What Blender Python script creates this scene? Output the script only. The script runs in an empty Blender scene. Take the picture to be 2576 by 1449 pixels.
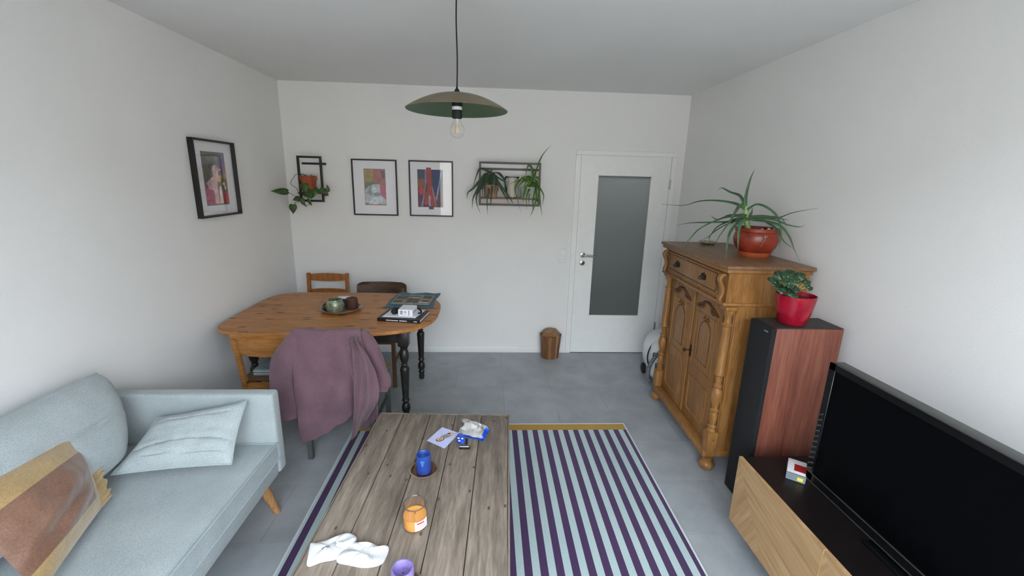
import bpy, bmesh, math, random
from mathutils import Vector, Matrix, noise
random.seed(7)
PI = math.pi
SC = bpy.context.scene
COL = SC.collection

# ---------------------------------------------------------------- camera, sky, exposure
cam = bpy.data.objects.new('camera', bpy.data.cameras.new('camera')); COL.objects.link(cam)
cam.location = (1.9415, -4.2331, 1.7349)
cam.rotation_euler = (1.3287, -0.025, -0.0502)
cam.data.sensor_width = 36.0; cam.data.lens = 1093.35/2576*36
cam.data.clip_start = 0.02; cam.data.clip_end = 200
SC.camera = cam
SC.view_settings.view_transform = 'Standard'; SC.view_settings.look = 'None'
SC.view_settings.gamma = 1.0; SC.view_settings.use_curve_mapping = False
SC.view_settings.exposure = 0.60
w = bpy.data.worlds.new('overcast_sky'); SC.world = w; w.use_nodes = True
nt = w.node_tree; nt.nodes.clear()
tc = nt.nodes.new('ShaderNodeTexCoord'); sp = nt.nodes.new('ShaderNodeSeparateXYZ')
rp = nt.nodes.new('ShaderNodeValToRGB'); bg = nt.nodes.new('ShaderNodeBackground'); wo = nt.nodes.new('ShaderNodeOutputWorld')
mr = nt.nodes.new('ShaderNodeMapRange'); mr.inputs[1].default_value = -1; mr.inputs[2].default_value = 1
nt.links.new(tc.outputs['Generated'], sp.inputs[0]); nt.links.new(sp.outputs['Z'], mr.inputs[0]); nt.links.new(mr.outputs[0], rp.inputs[0])
rp.color_ramp.elements[0].position = 0.47; rp.color_ramp.elements[0].color = (0.20, 0.21, 0.21, 1)
rp.color_ramp.elements[1].position = 0.56; rp.color_ramp.elements[1].color = (0.82, 0.91, 1.0, 1)
nt.links.new(rp.outputs[0], bg.inputs[0]); bg.inputs[1].default_value = 10.5
nt.links.new(bg.outputs[0], wo.inputs[0])
WX0, WX1, WZ0, WZ1, WY = 0.90, 3.60, 0.25, 2.42, -4.75      # window behind the photographer
pl = bpy.data.lights.new('window_daylight', 'AREA'); pl.shape = 'RECTANGLE'; pl.size = WX1-WX0; pl.size_y = WZ1-WZ0
pl.cycles.is_portal = True
po = bpy.data.objects.new('window_daylight', pl); COL.objects.link(po)
po.location = ((WX0+WX1)/2, WY-0.16, (WZ0+WZ1)/2); po.rotation_euler = (PI/2, 0, 0)

# ---------------------------------------------------------------- materials
def lin(c):
    return tuple(((v/255)/12.92 if v/255 <= 0.04045 else ((v/255+0.055)/1.055)**2.4) for v in c)+(1.0,)
class NM:
    def __init__(s, name, rough=0.6, metal=0.0, spec=0.5):
        s.m = bpy.data.materials.new(name); s.m.use_nodes = True; s.t = s.m.node_tree
        s.b = s.t.nodes['Principled BSDF']; s.b.inputs['Roughness'].default_value = rough
        s.b.inputs['Metallic'].default_value = metal; s.b.inputs['Specular IOR Level'].default_value = spec
    def n(s, k): return s.t.nodes.new(k)
    def l(s, a, b): s.t.links.new(a, b)
    def coord(s, scale=(1, 1, 1), rot=(0, 0, 0), kind='Object'):
        t = s.n('ShaderNodeTexCoord'); m = s.n('ShaderNodeMapping'); s.l(t.outputs[kind], m.inputs[0])
        m.inputs['Scale'].default_value = scale; m.inputs['Rotation'].default_value = rot; return m.outputs[0]
    def noise(s, v, sc, det=4, rough=0.55, dist=0.0):
        t = s.n('ShaderNodeTexNoise'); s.l(v, t.inputs['Vector']); t.inputs['Scale'].default_value = sc
        t.inputs['Detail'].default_value = det; t.inputs['Roughness'].default_value = rough; t.inputs['Distortion'].default_value = dist
        return t.outputs['Fac']
    def ramp(s, f, stops):
        r = s.n('ShaderNodeValToRGB'); s.l(f, r.inputs[0]); e = r.color_ramp.elements
        while len(e) < len(stops): e.new(0.5)
        for k, (p, c) in enumerate(stops): e[k].position = p; e[k].color = lin(c) if len(c) == 3 else c
        return r.outputs[0]
    def mix(s, f, a, b, mode='MIX'):
        x = s.n('ShaderNodeMix'); x.data_type = 'RGBA'; x.blend_type = mode
        for i, v in ((0, f), (6, a), (7, b)):
            if hasattr(v, 'links') or hasattr(v, 'is_linked'): s.l(v, x.inputs[i])
            else: x.inputs[i].default_value = v
        return x.outputs[2]
    def bump(s, h, st=0.2, dist=0.01):
        b = s.n('ShaderNodeBump'); b.inputs['Strength'].default_value = st; b.inputs['Distance'].default_value = dist
        s.l(h, b.inputs['Height']); s.l(b.outputs[0], s.b.inputs['Normal'])
    def col(s, c):
        if hasattr(c, 'links') or hasattr(c, 'is_linked'): s.l(c, s.b.inputs['Base Color'])
        else: s.b.inputs['Base Color'].default_value = c
def plain(name, c, rough=0.6, metal=0.0, var=0.06, sc=12, bump=0.0, bsc=60, spec=0.5):
    m = NM(name, rough, metal, spec); v = m.coord()
    f = m.noise(v, sc); d = tuple(max(0, x*(1-var)) for x in c); u = tuple(min(255, x*(1+var)) for x in c)
    m.col(m.ramp(f, [(0.3, d), (0.7, u)]))
    if bump: m.bump(m.noise(v, bsc, 3), bump, 0.003)
    return m.m
def wood(name, a, b, c, scale=(1, 12, 12), sc=3.0, rough=0.5, bump=0.12, knots=0.0, kc=(60, 35, 20), rnd=0.0, spec=0.35, kscale=(1,2.4,2.4), ks=5, flat=False):
    m = NM(name, rough, 0, spec); v = m.coord(scale)
    if rnd:
        oi = m.n('ShaderNodeObjectInfo'); ad = m.n('ShaderNodeVectorMath'); ad.operation = 'ADD'
        mu = m.n('ShaderNodeVectorMath'); mu.operation = 'SCALE'; cx = m.n('ShaderNodeCombineXYZ')
        m.l(oi.outputs['Random'], cx.inputs[0]); m.l(oi.outputs['Random'], cx.inputs[1]); m.l(oi.outputs['Random'], cx.inputs[2])
        m.l(cx.outputs[0], mu.inputs[0]); mu.inputs['Scale'].default_value = 37.0
        m.l(v, ad.inputs[0]); m.l(mu.outputs[0], ad.inputs[1]); v = ad.outputs[0]
    f = m.noise(v, sc, 6, 0.6, 0.6)
    g = m.noise(v, sc*5, 3, 0.6, 0.2)
    col = m.ramp(f, [(0.28, a), (0.5, b), (0.72, c)])
    fine = m.ramp(g, [(0.3, (205, 205, 205)), (0.7, (255, 255, 255))])
    col = m.mix(1.0, col, fine, 'MULTIPLY')
    if knots:
        kv = m.coord(kscale); t = m.n('ShaderNodeTexVoronoi'); m.l(kv, t.inputs['Vector']); t.inputs['Scale'].default_value = ks
        if flat: t.voronoi_dimensions = '2D'
        kf = m.ramp(t.outputs['Distance'], [(0.0, (255, 255, 255)), (knots, (255, 255, 255)), (knots*1.7, (0, 0, 0))])
        col = m.mix(kf, col, lin(kc))
    if rnd:
        hb = m.n('ShaderNodeHueSaturation'); m.l(col, hb.inputs['Color']); mp = m.n('ShaderNodeMapRange')
        m.l(oi.outputs['Random'], mp.inputs[0]); mp.inputs[3].default_value = 1-rnd; mp.inputs[4].default_value = 1+rnd
        m.l(mp.outputs[0], hb.inputs['Value']); col = hb.outputs[0]
    m.col(col); m.bump(g, bump, 0.002)
    return m.m
def fabric(name, a, b, sc=350, rough=0.95, bump=0.35, blot=3.0, stretch=(1, 1, 1), sheen=0.2):
    m = NM(name, rough, 0, 0.15); v = m.coord(stretch)
    f = m.noise(v, blot, 5); g = m.noise(v, sc, 2)
    c = m.ramp(f, [(0.3, a), (0.7, b)]); d = m.ramp(g, [(0.3, (215, 215, 215)), (0.7, (255, 255, 255))])
    m.col(m.mix(1.0, c, d, 'MULTIPLY')); m.bump(g, bump, 0.002); m.b.inputs['Sheen Weight'].default_value = sheen
    return m.m
def glassy(name, tint=(1, 1, 1, 1), base=0.0, rough=0.02):
    m = bpy.data.materials.new(name); m.use_nodes = True; t = m.node_tree; t.nodes.clear()
    o = t.nodes.new('ShaderNodeOutputMaterial'); tr = t.nodes.new('ShaderNodeBsdfTransparent'); gl = t.nodes.new('ShaderNodeBsdfGlossy')
    fr = t.nodes.new('ShaderNodeFresnel'); gm = t.nodes.new('ShaderNodeNewGeometry'); mi_ = t.nodes.new('ShaderNodeMapRange'); mi_.inputs[3].default_value = 1.5; mi_.inputs[4].default_value = 1/1.5; t.links.new(gm.outputs['Backfacing'], mi_.inputs[0]); t.links.new(mi_.outputs[0], fr.inputs[0]); mx = t.nodes.new('ShaderNodeMixShader')
    tr.inputs[0].default_value = tint; gl.inputs['Roughness'].default_value = rough
    ad_ = t.nodes.new('ShaderNodeMath'); ad_.operation = 'ADD'; ad_.use_clamp = True; ad_.inputs[1].default_value = base; t.links.new(fr.outputs[0], ad_.inputs[0])
    t.links.new(ad_.outputs[0], mx.inputs[0]); t.links.new(tr.outputs[0], mx.inputs[1]); t.links.new(gl.outputs[0], mx.inputs[2])
    t.links.new(mx.outputs[0], o.inputs[0]); return m

M = {}
def paint(name, c, bs=0.25, sc=160):
    m = NM(name, 0.9, 0, 0.2); v = m.coord(); m.col(m.ramp(m.noise(v, 1.5, 3), [(0.3, tuple(x*0.985 for x in c)), (0.7, c)]))
    m.bump(m.noise(v, sc, 4), bs, 0.002); return m.m
M['wall'] = paint('matt_white_wall_paint', (232, 231, 230))
M['ceil'] = paint('matt_white_ceiling_paint', (232, 232, 232))
M['lacquer'] = plain('white_lacquer', (232, 233, 232), 0.38, var=0.01)
m = NM('grey_vinyl_tile', 0.42, 0, 0.45); v = m.coord((1, 1, 1)); oi = m.n('ShaderNodeObjectInfo')
c = m.ramp(m.noise(v, 4, 7, 0.62, 0.3), [(0.3, (144, 149, 153)), (0.5, (156, 161, 165)), (0.72, (168, 173, 176))])
hs = m.n('ShaderNodeHueSaturation'); mp = m.n('ShaderNodeMapRange'); m.l(oi.outputs['Random'], mp.inputs[0])
mp.inputs[3].default_value = 0.93; mp.inputs[4].default_value = 1.06; m.l(mp.outputs[0], hs.inputs['Value']); m.l(c, hs.inputs['Color'])
m.col(hs.outputs[0]); m.bump(m.noise(v, 60, 4), 0.08, 0.002); M['tile'] = m.m
M['joint'] = plain('dark_tile_joint', (95, 100, 104), 0.8)
M['steel'] = plain('brushed_steel', (175, 172, 165), 0.3, 1.0, var=0.05)
M['hinge'] = plain('satin_nickel', (165, 168, 170), 0.35, 1.0, var=0.03)
m = NM('frosted_glass', 0.33, 0, 0.6); v = m.coord((1, 1, 1)); m.col(m.ramp(m.noise(v, 2.5, 3), [(0.3, (44, 49, 51)), (0.7, (56, 61, 62))]))
m.bump(m.noise(v, 22, 5, 0.7), 0.15, 0.004); 
tl = m.n('ShaderNodeBsdfTranslucent'); tl.inputs[0].default_value = (0.54, 0.58, 0.60, 1); mxx = m.n('ShaderNodeMixShader'); mxx.inputs[0].default_value = 0.5
m.l(m.b.outputs[0], mxx.inputs[1]); m.l(tl.outputs[0], mxx.inputs[2]); m.l(mxx.outputs[0], m.t.nodes['Material Output'].inputs[0]); M['frost'] = m.m
M['blackframe'] = plain('black_frame', (18, 18, 19), 0.4)
M['mat'] = plain('white_mat_board', (233, 231, 236), 0.9, var=0.01)
M['glass'] = glassy('clear_glass')
M['jarglass'] = glassy('jar_glass', (0.98, 0.98, 0.98, 1), base=0.03)
M['rimglass'] = glassy('jar_rim_glass', (0.7, 0.68, 0.66, 1), base=0.35)
M['glass_tint'] = glassy('smoky_brown_glass', (0.78, 0.66, 0.58, 1))
M['metal_dark'] = plain('dark_powder_coated_metal', (44, 43, 43), 0.5, 0.3)
M['metal_brown'] = plain('brown_grey_metal', (78, 72, 70), 0.5, 0.3)
M['shelfwood'] = wood('shelf_wood', (120, 85, 60), (150, 108, 78), (170, 125, 92))
M['terracotta'] = plain('terracotta', (160, 78, 48), 0.8, var=0.12, sc=20, bump=0.2)
M['leaf'] = plain('deep_green_leaf', (48, 78, 28), 0.4, var=0.25, sc=25)
M['leaf_dark'] = plain('dark_glossy_leaf', (38, 66, 42), 0.42, var=0.25, sc=25)
M['aloe'] = plain('grey_green_succulent', (66, 98, 66), 0.48, var=0.22, sc=14)
M['aloe_pale'] = plain('pale_green_stem', (140, 165, 105), 0.5, var=0.1)
M['strap_dark'] = plain('dark_strap_leaf', (50, 72, 52), 0.45, var=0.25, sc=30)
M['strap'] = plain('bright_strap_leaf', (72, 104, 36), 0.45, var=0.28, sc=30)
M['stem'] = plain('brown_green_stem', (70, 75, 45), 0.6)
M['soil'] = plain('dark_potting_soil', (40, 30, 24), 0.95, var=0.4, sc=60, bump=0.8)
M['enamel'] = plain('cream_enamel', (196, 188, 176), 0.35, var=0.03)
M['blackgloss'] = plain('black_gloss', (14, 14, 15), 0.25)
M['blackmat'] = plain('black_matt', (22, 22, 24), 0.75)
M['whitepot'] = plain('grey_white_pot', (168, 176, 172), 0.5, var=0.05)
M['pine'] = wood('varnished_pine', (172, 112, 60), (196, 134, 76), (212, 150, 90), (1, 9, 9), 2.2, 0.38, knots=0.075, kc=(104, 58, 32), rnd=0.04, kscale=(0.75, 2.2, 1), ks=4.2, flat=True)
M['tblack'] = plain('worn_black_paint', (30, 29, 27), 0.42, var=0.3, sc=30)
M['chair_pine'] = wood('orange_pine', (146, 88, 42), (172, 108, 56), (186, 124, 70), (8, 8, 1), 3, 0.4)
M['chair_ply'] = wood('honey_plywood', (150, 98, 50), (172, 118, 66), (186, 136, 84), (1, 8, 8), 3, 0.38)
M['chair_dark'] = wood('dark_walnut_plywood', (62, 44, 32), (84, 61, 44), (100, 74, 54), (1, 8, 8), 4, 0.4)
M['chair_leg'] = wood('brown_chair_leg', (86, 62, 44), (104, 78, 56), (118, 90, 66), (8, 8, 1), 4, 0.5)
M['greyfoot'] = plain('grey_green_chair_leg', (72, 80, 78), 0.6)
m = NM('woven_rush', 0.8, 0, 0.2); v = m.coord(); wv = m.n('ShaderNodeTexWave'); m.l(v, wv.inputs[0]); wv.inputs['Scale'].default_value = 45; wv.inputs['Distortion'].default_value = 2
m.col(m.ramp(wv.outputs['Fac'], [(0.2, (120, 98, 66)), (0.8, (196, 172, 128))])); m.bump(wv.outputs['Fac'], 0.6, 0.004); M['rush'] = m.m
M['cardigan'] = fabric('mauve_knit', (110, 84, 94), (124, 97, 106), 260, blot=5)
M['sofa'] = fabric('pale_blue_grey_linen', (167, 177, 180), (183, 192, 194), 300, blot=6, stretch=(1, 1, 1))
M['piping'] = fabric('grey_piping', (160, 172, 176), (176, 188, 190), 400)
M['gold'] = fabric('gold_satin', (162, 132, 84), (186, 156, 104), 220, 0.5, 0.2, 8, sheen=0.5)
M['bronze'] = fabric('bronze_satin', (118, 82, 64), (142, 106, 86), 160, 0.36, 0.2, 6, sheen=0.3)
def creased(k, scale, strength, dist, stretch):
    t = M[k].node_tree; pb_ = t.nodes['Principled BSDF']; old = pb_.inputs['Normal'].links[0].from_node
    tcn = t.nodes.new('ShaderNodeTexCoord'); mpn = t.nodes.new('ShaderNodeMapping'); mpn.inputs['Scale'].default_value = stretch
    t.links.new(tcn.outputs['Object'], mpn.inputs[0]); nn = t.nodes.new('ShaderNodeTexNoise'); nn.noise_type = 'RIDGED_MULTIFRACTAL'; t.links.new(mpn.outputs[0], nn.inputs['Vector'])
    nn.inputs['Scale'].default_value = scale; nn.inputs['Detail'].default_value = 2; nn.inputs['Distortion'].default_value = 0.6
    bb = t.nodes.new('ShaderNodeBump'); bb.inputs['Strength'].default_value = strength; bb.inputs['Distance'].default_value = dist
    t.links.new(nn.outputs['Fac'], bb.inputs['Height']); t.links.new(bb.outputs[0], old.inputs['Normal'])
creased('cardigan', 5.0, 0.5, 0.012, (1.6, 1, 0.6)); creased('bronze', 7.0, 0.7, 0.012, (1, 1, 1)); creased('gold', 7.0, 0.6, 0.010, (1, 1, 1)); creased('sofa', 2.5, 0.18, 0.01, (1, 1, 1))
for k in ('bronze', 'gold'):
    M[k].node_tree.nodes['Principled BSDF'].inputs['Specular IOR Level'].default_value = 0.7
M['beech'] = wood('beech_leg', (186, 134, 84), (204, 152, 100), (214, 166, 116), (8, 8, 1), 3)
M['weathered'] = wood('weathered_grey_brown_plank', (112, 101, 90), (142, 129, 116), (166, 153, 138), (9, 0.9, 9), 2.6, 0.62, 0.35, knots=0.03, kc=(84, 70, 58), rnd=0.07, kscale=(2.6, 1.4, 1), ks=3.0, flat=True)
M['rug_white'] = fabric('rug_pale_aqua_yarn', (178, 198, 200), (188, 207, 208), 500, blot=3)
M['rug_plum'] = fabric('rug_plum_yarn', (66, 40, 84), (74, 46, 88), 500, blot=3)
M['rug_gold'] = fabric('rug_mustard_yarn', (176, 134, 46), (188, 146, 58), 500, blot=3)
M['rug_edge'] = fabric('rug_white_binding', (208, 216, 218), (218, 226, 228), 500, blot=3)
M['bluewax'] = plain('blue_wax', (36, 64, 140), 0.4, var=0.14, sc=30, bump=0.3)
M['bluewax'].node_tree.nodes['Principled BSDF'].inputs['Subsurface Weight'].default_value = 0.1
M['bluepool'] = plain('shiny_blue_wax', (54, 112, 190), 0.15, var=0.2, sc=60)
M['purplewax'] = plain('lilac_wax', (128, 112, 172), 0.5, var=0.1, sc=30, bump=0.3)
M['orangewax'] = plain('orange_wax', (255, 172, 84), 0.45, var=0.03)
M['char'] = plain('charred_wick', (20, 18, 18), 0.9)
M['paper'] = plain('white_paper', (232, 233, 240), 0.85, var=0.01)
M['label_red'] = plain('red_print', (200, 50, 60), 0.6)
M['greyprint'] = plain('grey_print', (140, 140, 145), 0.7)
M['lilacpaper'] = plain('pale_lilac_card', (196, 200, 236), 0.5, var=0.03)
M['skin_print'] = plain('pink_beige_print', (214, 176, 152), 0.5)
M['brown_print'] = plain('brown_print', (96, 62, 42), 0.5, var=0.3, sc=80)
M['foil'] = plain('silver_foil', (250, 250, 252), 0.18, 0.92, var=0.05, sc=30)
M['bluefoil'] = plain('blue_wrapper_film', (28, 76, 200), 0.25, var=0.15, sc=30)
M['sock'] = fabric('white_cotton', (238, 240, 244), (246, 248, 250), 400, blot=8)
M['vert'] = wood('honey_antique_pine', (138, 92, 46), (160, 112, 62), (176, 128, 76), (10, 10, 1), 2.4, 0.36, knots=0.02, kc=(92, 52, 26), kscale=(2, 2, 1), ks=4)
M['vert_dk'] = wood('dark_carved_pine', (84, 52, 28), (104, 68, 38), (120, 80, 46), (6, 6, 2), 4, 0.45)  # darker brown pine of the carvings, beads and arch mouldings
M['vert_top'] = wood('cabinet_top_pine', (118, 84, 58), (136, 100, 70), (148, 112, 82), (10, 1, 10), 2.4, 0.4)
M['iron'] = plain('blackened_iron', (30, 27, 25), 0.45, 0.7, var=0.2)
M['glazedpot'] = plain('red_brown_glaze', (128, 48, 30), 0.28, var=0.25, sc=9, bump=0.1)
M['claysaucer'] = plain('orange_clay', (176, 84, 48), 0.5, var=0.1)
M['redglaze'] = plain('crimson_glaze', (150, 18, 40), 0.16, var=0.14, sc=12)
M['shell'] = plain('grey_cream_ceramic', (160, 150, 128), 0.4, var=0.25, sc=40)
M['speakerwood'] = wood('red_cherry_veneer', (112, 62, 50), (136, 80, 64), (152, 96, 78), (10, 10, 0.7), 1.6, 0.42, 0.06)
M['speakercloth'] = plain('black_speaker_cloth', (20, 21, 24), 0.95, var=0.2, sc=200, bump=0.5, bsc=500)
M['speakertop'] = plain('charcoal_speaker_top', (54, 50, 47), 0.6)
M['tvtop'] = plain('dark_brown_black_laminate', (20, 15, 16), 0.4, var=0.1, spec=0.3)
M['oakA'] = wood('oak_veneer_diagonal', (152, 120, 82), (174, 142, 102), (186, 156, 116), (1, 1, 1), 3, 0.45, 0.05)
M['screen'] = plain('black_lcd_screen', (3, 3, 5), 0.5, spec=0.08)
M['bezel'] = plain('black_gloss_bezel', (12, 12, 13), 0.25)
M['tvedge'] = plain('dark_grey_tv_edge', (58, 60, 58), 0.4)
M['whiteplastic'] = plain('white_plastic', (222, 224, 226), 0.35, var=0.02)
M['greyplastic'] = plain('grey_plastic', (110, 120, 128), 0.4)
M['redplastic'] = plain('red_plastic', (150, 20, 24), 0.3)
M['yellow'] = plain('yellow_print', (210, 190, 60), 0.5)
M['hose'] = plain('ribbed_grey_hose', (92, 96, 100), 0.45, var=0.1)
M['binwood'] = wood('acacia_wood', (86, 54, 34), (128, 88, 54), (196, 156, 112), (16, 16, 0.5), 1.5, 0.4)
M['binstave'] = wood('acacia_stave', (104, 68, 44), (136, 96, 62), (164, 122, 84), (9, 9, 0.6), 1.5, 0.4, rnd=0.5)
M['shade_out'] = plain('taupe_enamel', (112, 100, 76), 0.35, var=0.05)
M['shade_in'] = plain('sage_green_enamel', (70, 90, 68), 0.5, var=0.05)
M['filament'] = plain('amber_led_filament', (232, 170, 60), 0.4)
M['bulbmetal'] = plain('bulb_inner_stem', (200, 205, 200), 0.2)
M['teal'] = fabric('teal_felt', (24, 92, 116), (32, 104, 128), 200, blot=5)
M['news'] = plain('newsprint', (150, 144, 134), 0.8, var=0.12, sc=30)
M['newsdark'] = plain('newspaper_photo_print', (92, 88, 82), 0.8, var=0.2, sc=40)
M['bookblack'] = plain('black_book_cover', (22, 22, 28), 0.4)
M['plate'] = plain('worn_tin_tray', (150, 126, 108), 0.35, 0.4, var=0.2)
M['mercury'] = plain('green_mercury_glass', (124, 130, 108), 0.28, 0.3, var=0.3, sc=45, bump=0.4)
M['browncandle'] = plain('dark_brown_wax', (78, 48, 34), 0.6, var=0.1)
M['blueprint'] = plain('navy_print', (60, 76, 100), 0.6)
M['greymag'] = plain('blue_grey_magazine', (120, 134, 142), 0.45, var=0.1)
M['goldstrip'] = plain('pale_brass_strip', (214, 180, 116), 0.35, 0.3)

# ---------------------------------------------------------------- helpers
def NB(): return bmesh.new()
def box(bm, lo, hi, bev=0.0, seg=1, mi=0):
    r = bmesh.ops.create_cube(bm, size=1.0)
    lo = Vector(lo); hi = Vector(hi); c = (lo+hi)/2; s = hi-lo
    for v in r['verts']: v.co = Vector((v.co.x*s.x, v.co.y*s.y, v.co.z*s.z))+c
    fs = set(f for v in r['verts'] for f in v.link_faces)
    for f in fs: f.material_index = mi
    if bev > 0:
        es = list(set(e for v in r['verts'] for e in v.link_edges))
        rr = bmesh.ops.bevel(bm, geom=es, offset=bev, segments=seg, affect='EDGES', profile=0.5)
        for f in rr['faces']: f.material_index = mi
def xf(bm, start, mat):
    bm.verts.ensure_lookup_table()
    for v in bm.verts[start:]: v.co = mat @ v.co
def lathe(bm, prof, c=(0, 0, 0), n=24, mi=0, axis=None, cap=True):
    rings = []; c = Vector(c)
    q = Vector((0, 0, 1)).rotation_difference(Vector(axis).normalized()) if axis else None
    for r, z in prof:
        ring = []
        for k in range(n):
            a = 2*PI*k/n; p = Vector((r*math.cos(a), r*math.sin(a), z))
            if q: p = q @ p
            ring.append(bm.verts.new(p+c))
        rings.append(ring)
    for a, b in zip(rings, rings[1:]):
        for k in range(n):
            f = bm.faces.new((a[k], a[(k+1) % n], b[(k+1) % n], b[k])); f.material_index = mi; f.smooth = True
    if cap:
        for ring, flip in ((rings[0], True), (rings[-1], False)):
            f = bm.faces.new(ring[::-1] if flip else ring); f.material_index = mi
def smooth(pts, k=4):
    P = [Vector(p) for p in pts]
    if len(P) < 3: return P
    out = []
    for i in range(len(P)-1):
        p0 = P[max(i-1, 0)]; p1 = P[i]; p2 = P[i+1]; p3 = P[min(i+2, len(P)-1)]
        for j in range(k):
            t = j/k
            out.append(0.5*((2*p1)+(p2-p0)*t+(2*p0-5*p1+4*p2-p3)*t*t+(3*p1-p0-3*p2+p3)*t*t*t))
    out.append(P[-1]); return out
def sweep(bm, pts, wf, tf=None, n=8, side=None, mi=0, closed=False, cap=True):
    """tube along pts; wf(t) half width along the side vector, tf(t) half thickness"""
    P = [Vector(p) for p in pts]; N = len(P); rings = []; prev = None
    for i, p in enumerate(P):
        if closed: d = P[(i+1) % N]-P[i-1]
        else: d = P[min(i+1, N-1)]-P[max(i-1, 0)]
        if d.length < 1e-9: d = Vector((0, 0, 1))
        d.normalize()
        if side is not None:
            s = Vector(side); s = s-d*s.dot(d)
            if s.length < 1e-4: s = d.orthogonal()
        elif prev is None: s = d.orthogonal()
        else: s = prev-d*prev.dot(d)
        if s.length < 1e-6: s = d.orthogonal()
        s.normalize(); prev = s; u = d.cross(s)
        t = i/max(1, N-1); a = wf(t) if callable(wf) else wf; b = (tf(t) if callable(tf) else tf) if tf is not None else a
        rings.append([bm.verts.new(p+s*a*math.cos(2*PI*k/n)+u*b*math.sin(2*PI*k/n)) for k in range(n)])
    R = rings+([rings[0]] if closed else [])
    for a, b in zip(R, R[1:]):
        for k in range(n):
            f = bm.faces.new((a[k], a[(k+1) % n], b[(k+1) % n], b[k])); f.material_index = mi; f.smooth = True
    if cap and not closed:
        bm.faces.new(rings[0][::-1]).material_index = mi; bm.faces.new(rings[-1]).material_index = mi
def prism(bm, pts, h, mi=0, direction=(0, 0, 1)):
    d = Vector(direction)*h; a = [bm.verts.new(Vector(p)) for p in pts]; b = [bm.verts.new(Vector(p)+d) for p in pts]
    n = len(pts)
    for f in [bm.faces.new(a[::-1]), bm.faces.new(b)]+[bm.faces.new((a[k], a[(k+1) % n], b[(k+1) % n], b[k])) for k in range(n)]: f.material_index = mi
def sheet(bm, f, nu, nv, th=0.004, mi=0, mif=None):
    g = [[bm.verts.new(Vector(f(i/nu, j/nv))) for j in range(nv+1)] for i in range(nu+1)]
    fs = []
    for i in range(nu):
        for j in range(nv):
            q = bm.faces.new((g[i][j], g[i+1][j], g[i+1][j+1], g[i][j+1])); q.smooth = True
            q.material_index = mif(i/nu, j/nv) if mif else mi; fs.append(q)
    if th: bmesh.ops.recalc_face_normals(bm, faces=fs); bmesh.ops.solidify(bm, geom=fs, thickness=th)
def rootof(o):
    while o.parent: o = o.parent
    return o
def obj(name, bm, mats, parent=None, world=False, sm=None, fix=True):
    if fix: bmesh.ops.recalc_face_normals(bm, faces=bm.faces)
    if world and parent is not None:
        r = rootof(parent); mw = Matrix.LocRotScale(r.location, r.rotation_euler, r.scale).inverted()
        bmesh.ops.transform(bm, matrix=mw, verts=bm.verts)
    me = bpy.data.meshes.new(name); bm.to_mesh(me); bm.free()
    if not isinstance(mats, (list, tuple)): mats = [mats]
    for k in mats: me.materials.append(M[k] if isinstance(k, str) else k)
    o = bpy.data.objects.new(name, me); COL.objects.link(o)
    if parent is not None: o.parent = parent
    me.set_sharp_from_angle(angle=math.radians(38))
    return o
def tag(o, label, cat, group=None):
    o['label'] = label; o['category'] = cat
    if group: o['group'] = group
    return o
def thing(name, label, cat, loc=(0, 0, 0), rz=0.0, group=None):
    o = bpy.data.objects.new(name, None); COL.objects.link(o); o.empty_display_size = 0.05
    o.location = loc; o.rotation_euler = (0, 0, rz); return tag(o, label, cat, group)
def struct(o): o['kind'] = 'structure'; return o
def subd(o, lv=1):
    md = o.modifiers.new('smooth', 'SUBSURF'); md.levels = lv; md.render_levels = lv; return o
def text_mesh(name, s, size, mat, parent, matrix, depth=0.0005):
    cu = bpy.data.curves.new(name, 'FONT'); cu.body = s; cu.size = size; cu.extrude = depth; cu.align_x = 'CENTER'
    t = bpy.data.objects.new(name, cu); COL.objects.link(t)
    me = bpy.data.meshes.new_from_object(t); bpy.data.objects.remove(t)
    me.transform(matrix); me.materials.clear(); me.materials.append(M[mat])
    o = bpy.data.objects.new(name, me); COL.objects.link(o); o.parent = parent; return o

# ---------------------------------------------------------------- the room
XL, XR, H, T = 0.072, 3.7955, 2.5387, 0.12
fl = NB(); box(fl, (XL-T, WY-T, -0.1), (XR+T, T, -0.004)); floor = struct(obj('floor', fl, 'joint'))
row = 0; y1 = 0.03-0.41*0
yy = 0.034
while yy > WY:
    y0 = yy-0.41; off = 2.08+(0.41 if row % 2 else 0)-0.82*4
    x = off
    while x < XR:
        a = max(x, XL); b = min(x+0.82, XR); c = max(y0, WY); d = min(yy, 0.0)
        if b-a > 0.03 and d-c > 0.02:
            t = NB(); box(t, (a+0.0008, c+0.0008, -0.004), (b-0.0008, d-0.0008, 0.0))
            obj('floor_tile', t, 'tile', floor)
        x += 0.82
    yy -= 0.41; row += 1
DX0, DX1, DZ = 2.805, 3.672, 1.985            # door leaf
w_ = NB(); box(w_, (XL-T, 0, 0), (DX0, T, H)); box(w_, (DX1, 0, 0), (XR+T, T, H)); box(w_, (DX0, 0, DZ), (DX1, T, H))
struct(obj('wall_back', w_, 'wall'))
w_ = NB(); box(w_, (XL-T, WY-T, 0), (XL, 0, H)); struct(obj('wall_left', w_, 'wall'))
w_ = NB(); box(w_, (XR, WY-T, 0), (XR+T, 0, H)); struct(obj('wall_right', w_, 'wall'))
w_ = NB(); box(w_, (XL, WY-T, 0), (WX0, WY, H)); box(w_, (WX1, WY-T, 0), (XR, WY, H)); box(w_, (WX0, WY-T, WZ1), (WX1, WY, H)); box(w_, (WX0, WY-T, 0), (WX1, WY, WZ0))
struct(obj('wall_front', w_, 'wall'))
w_ = NB(); box(w_, (XL-T, WY-T, H), (XR+T, T, H+0.1)); struct(obj('ceiling', w_, 'ceil'))
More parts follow.
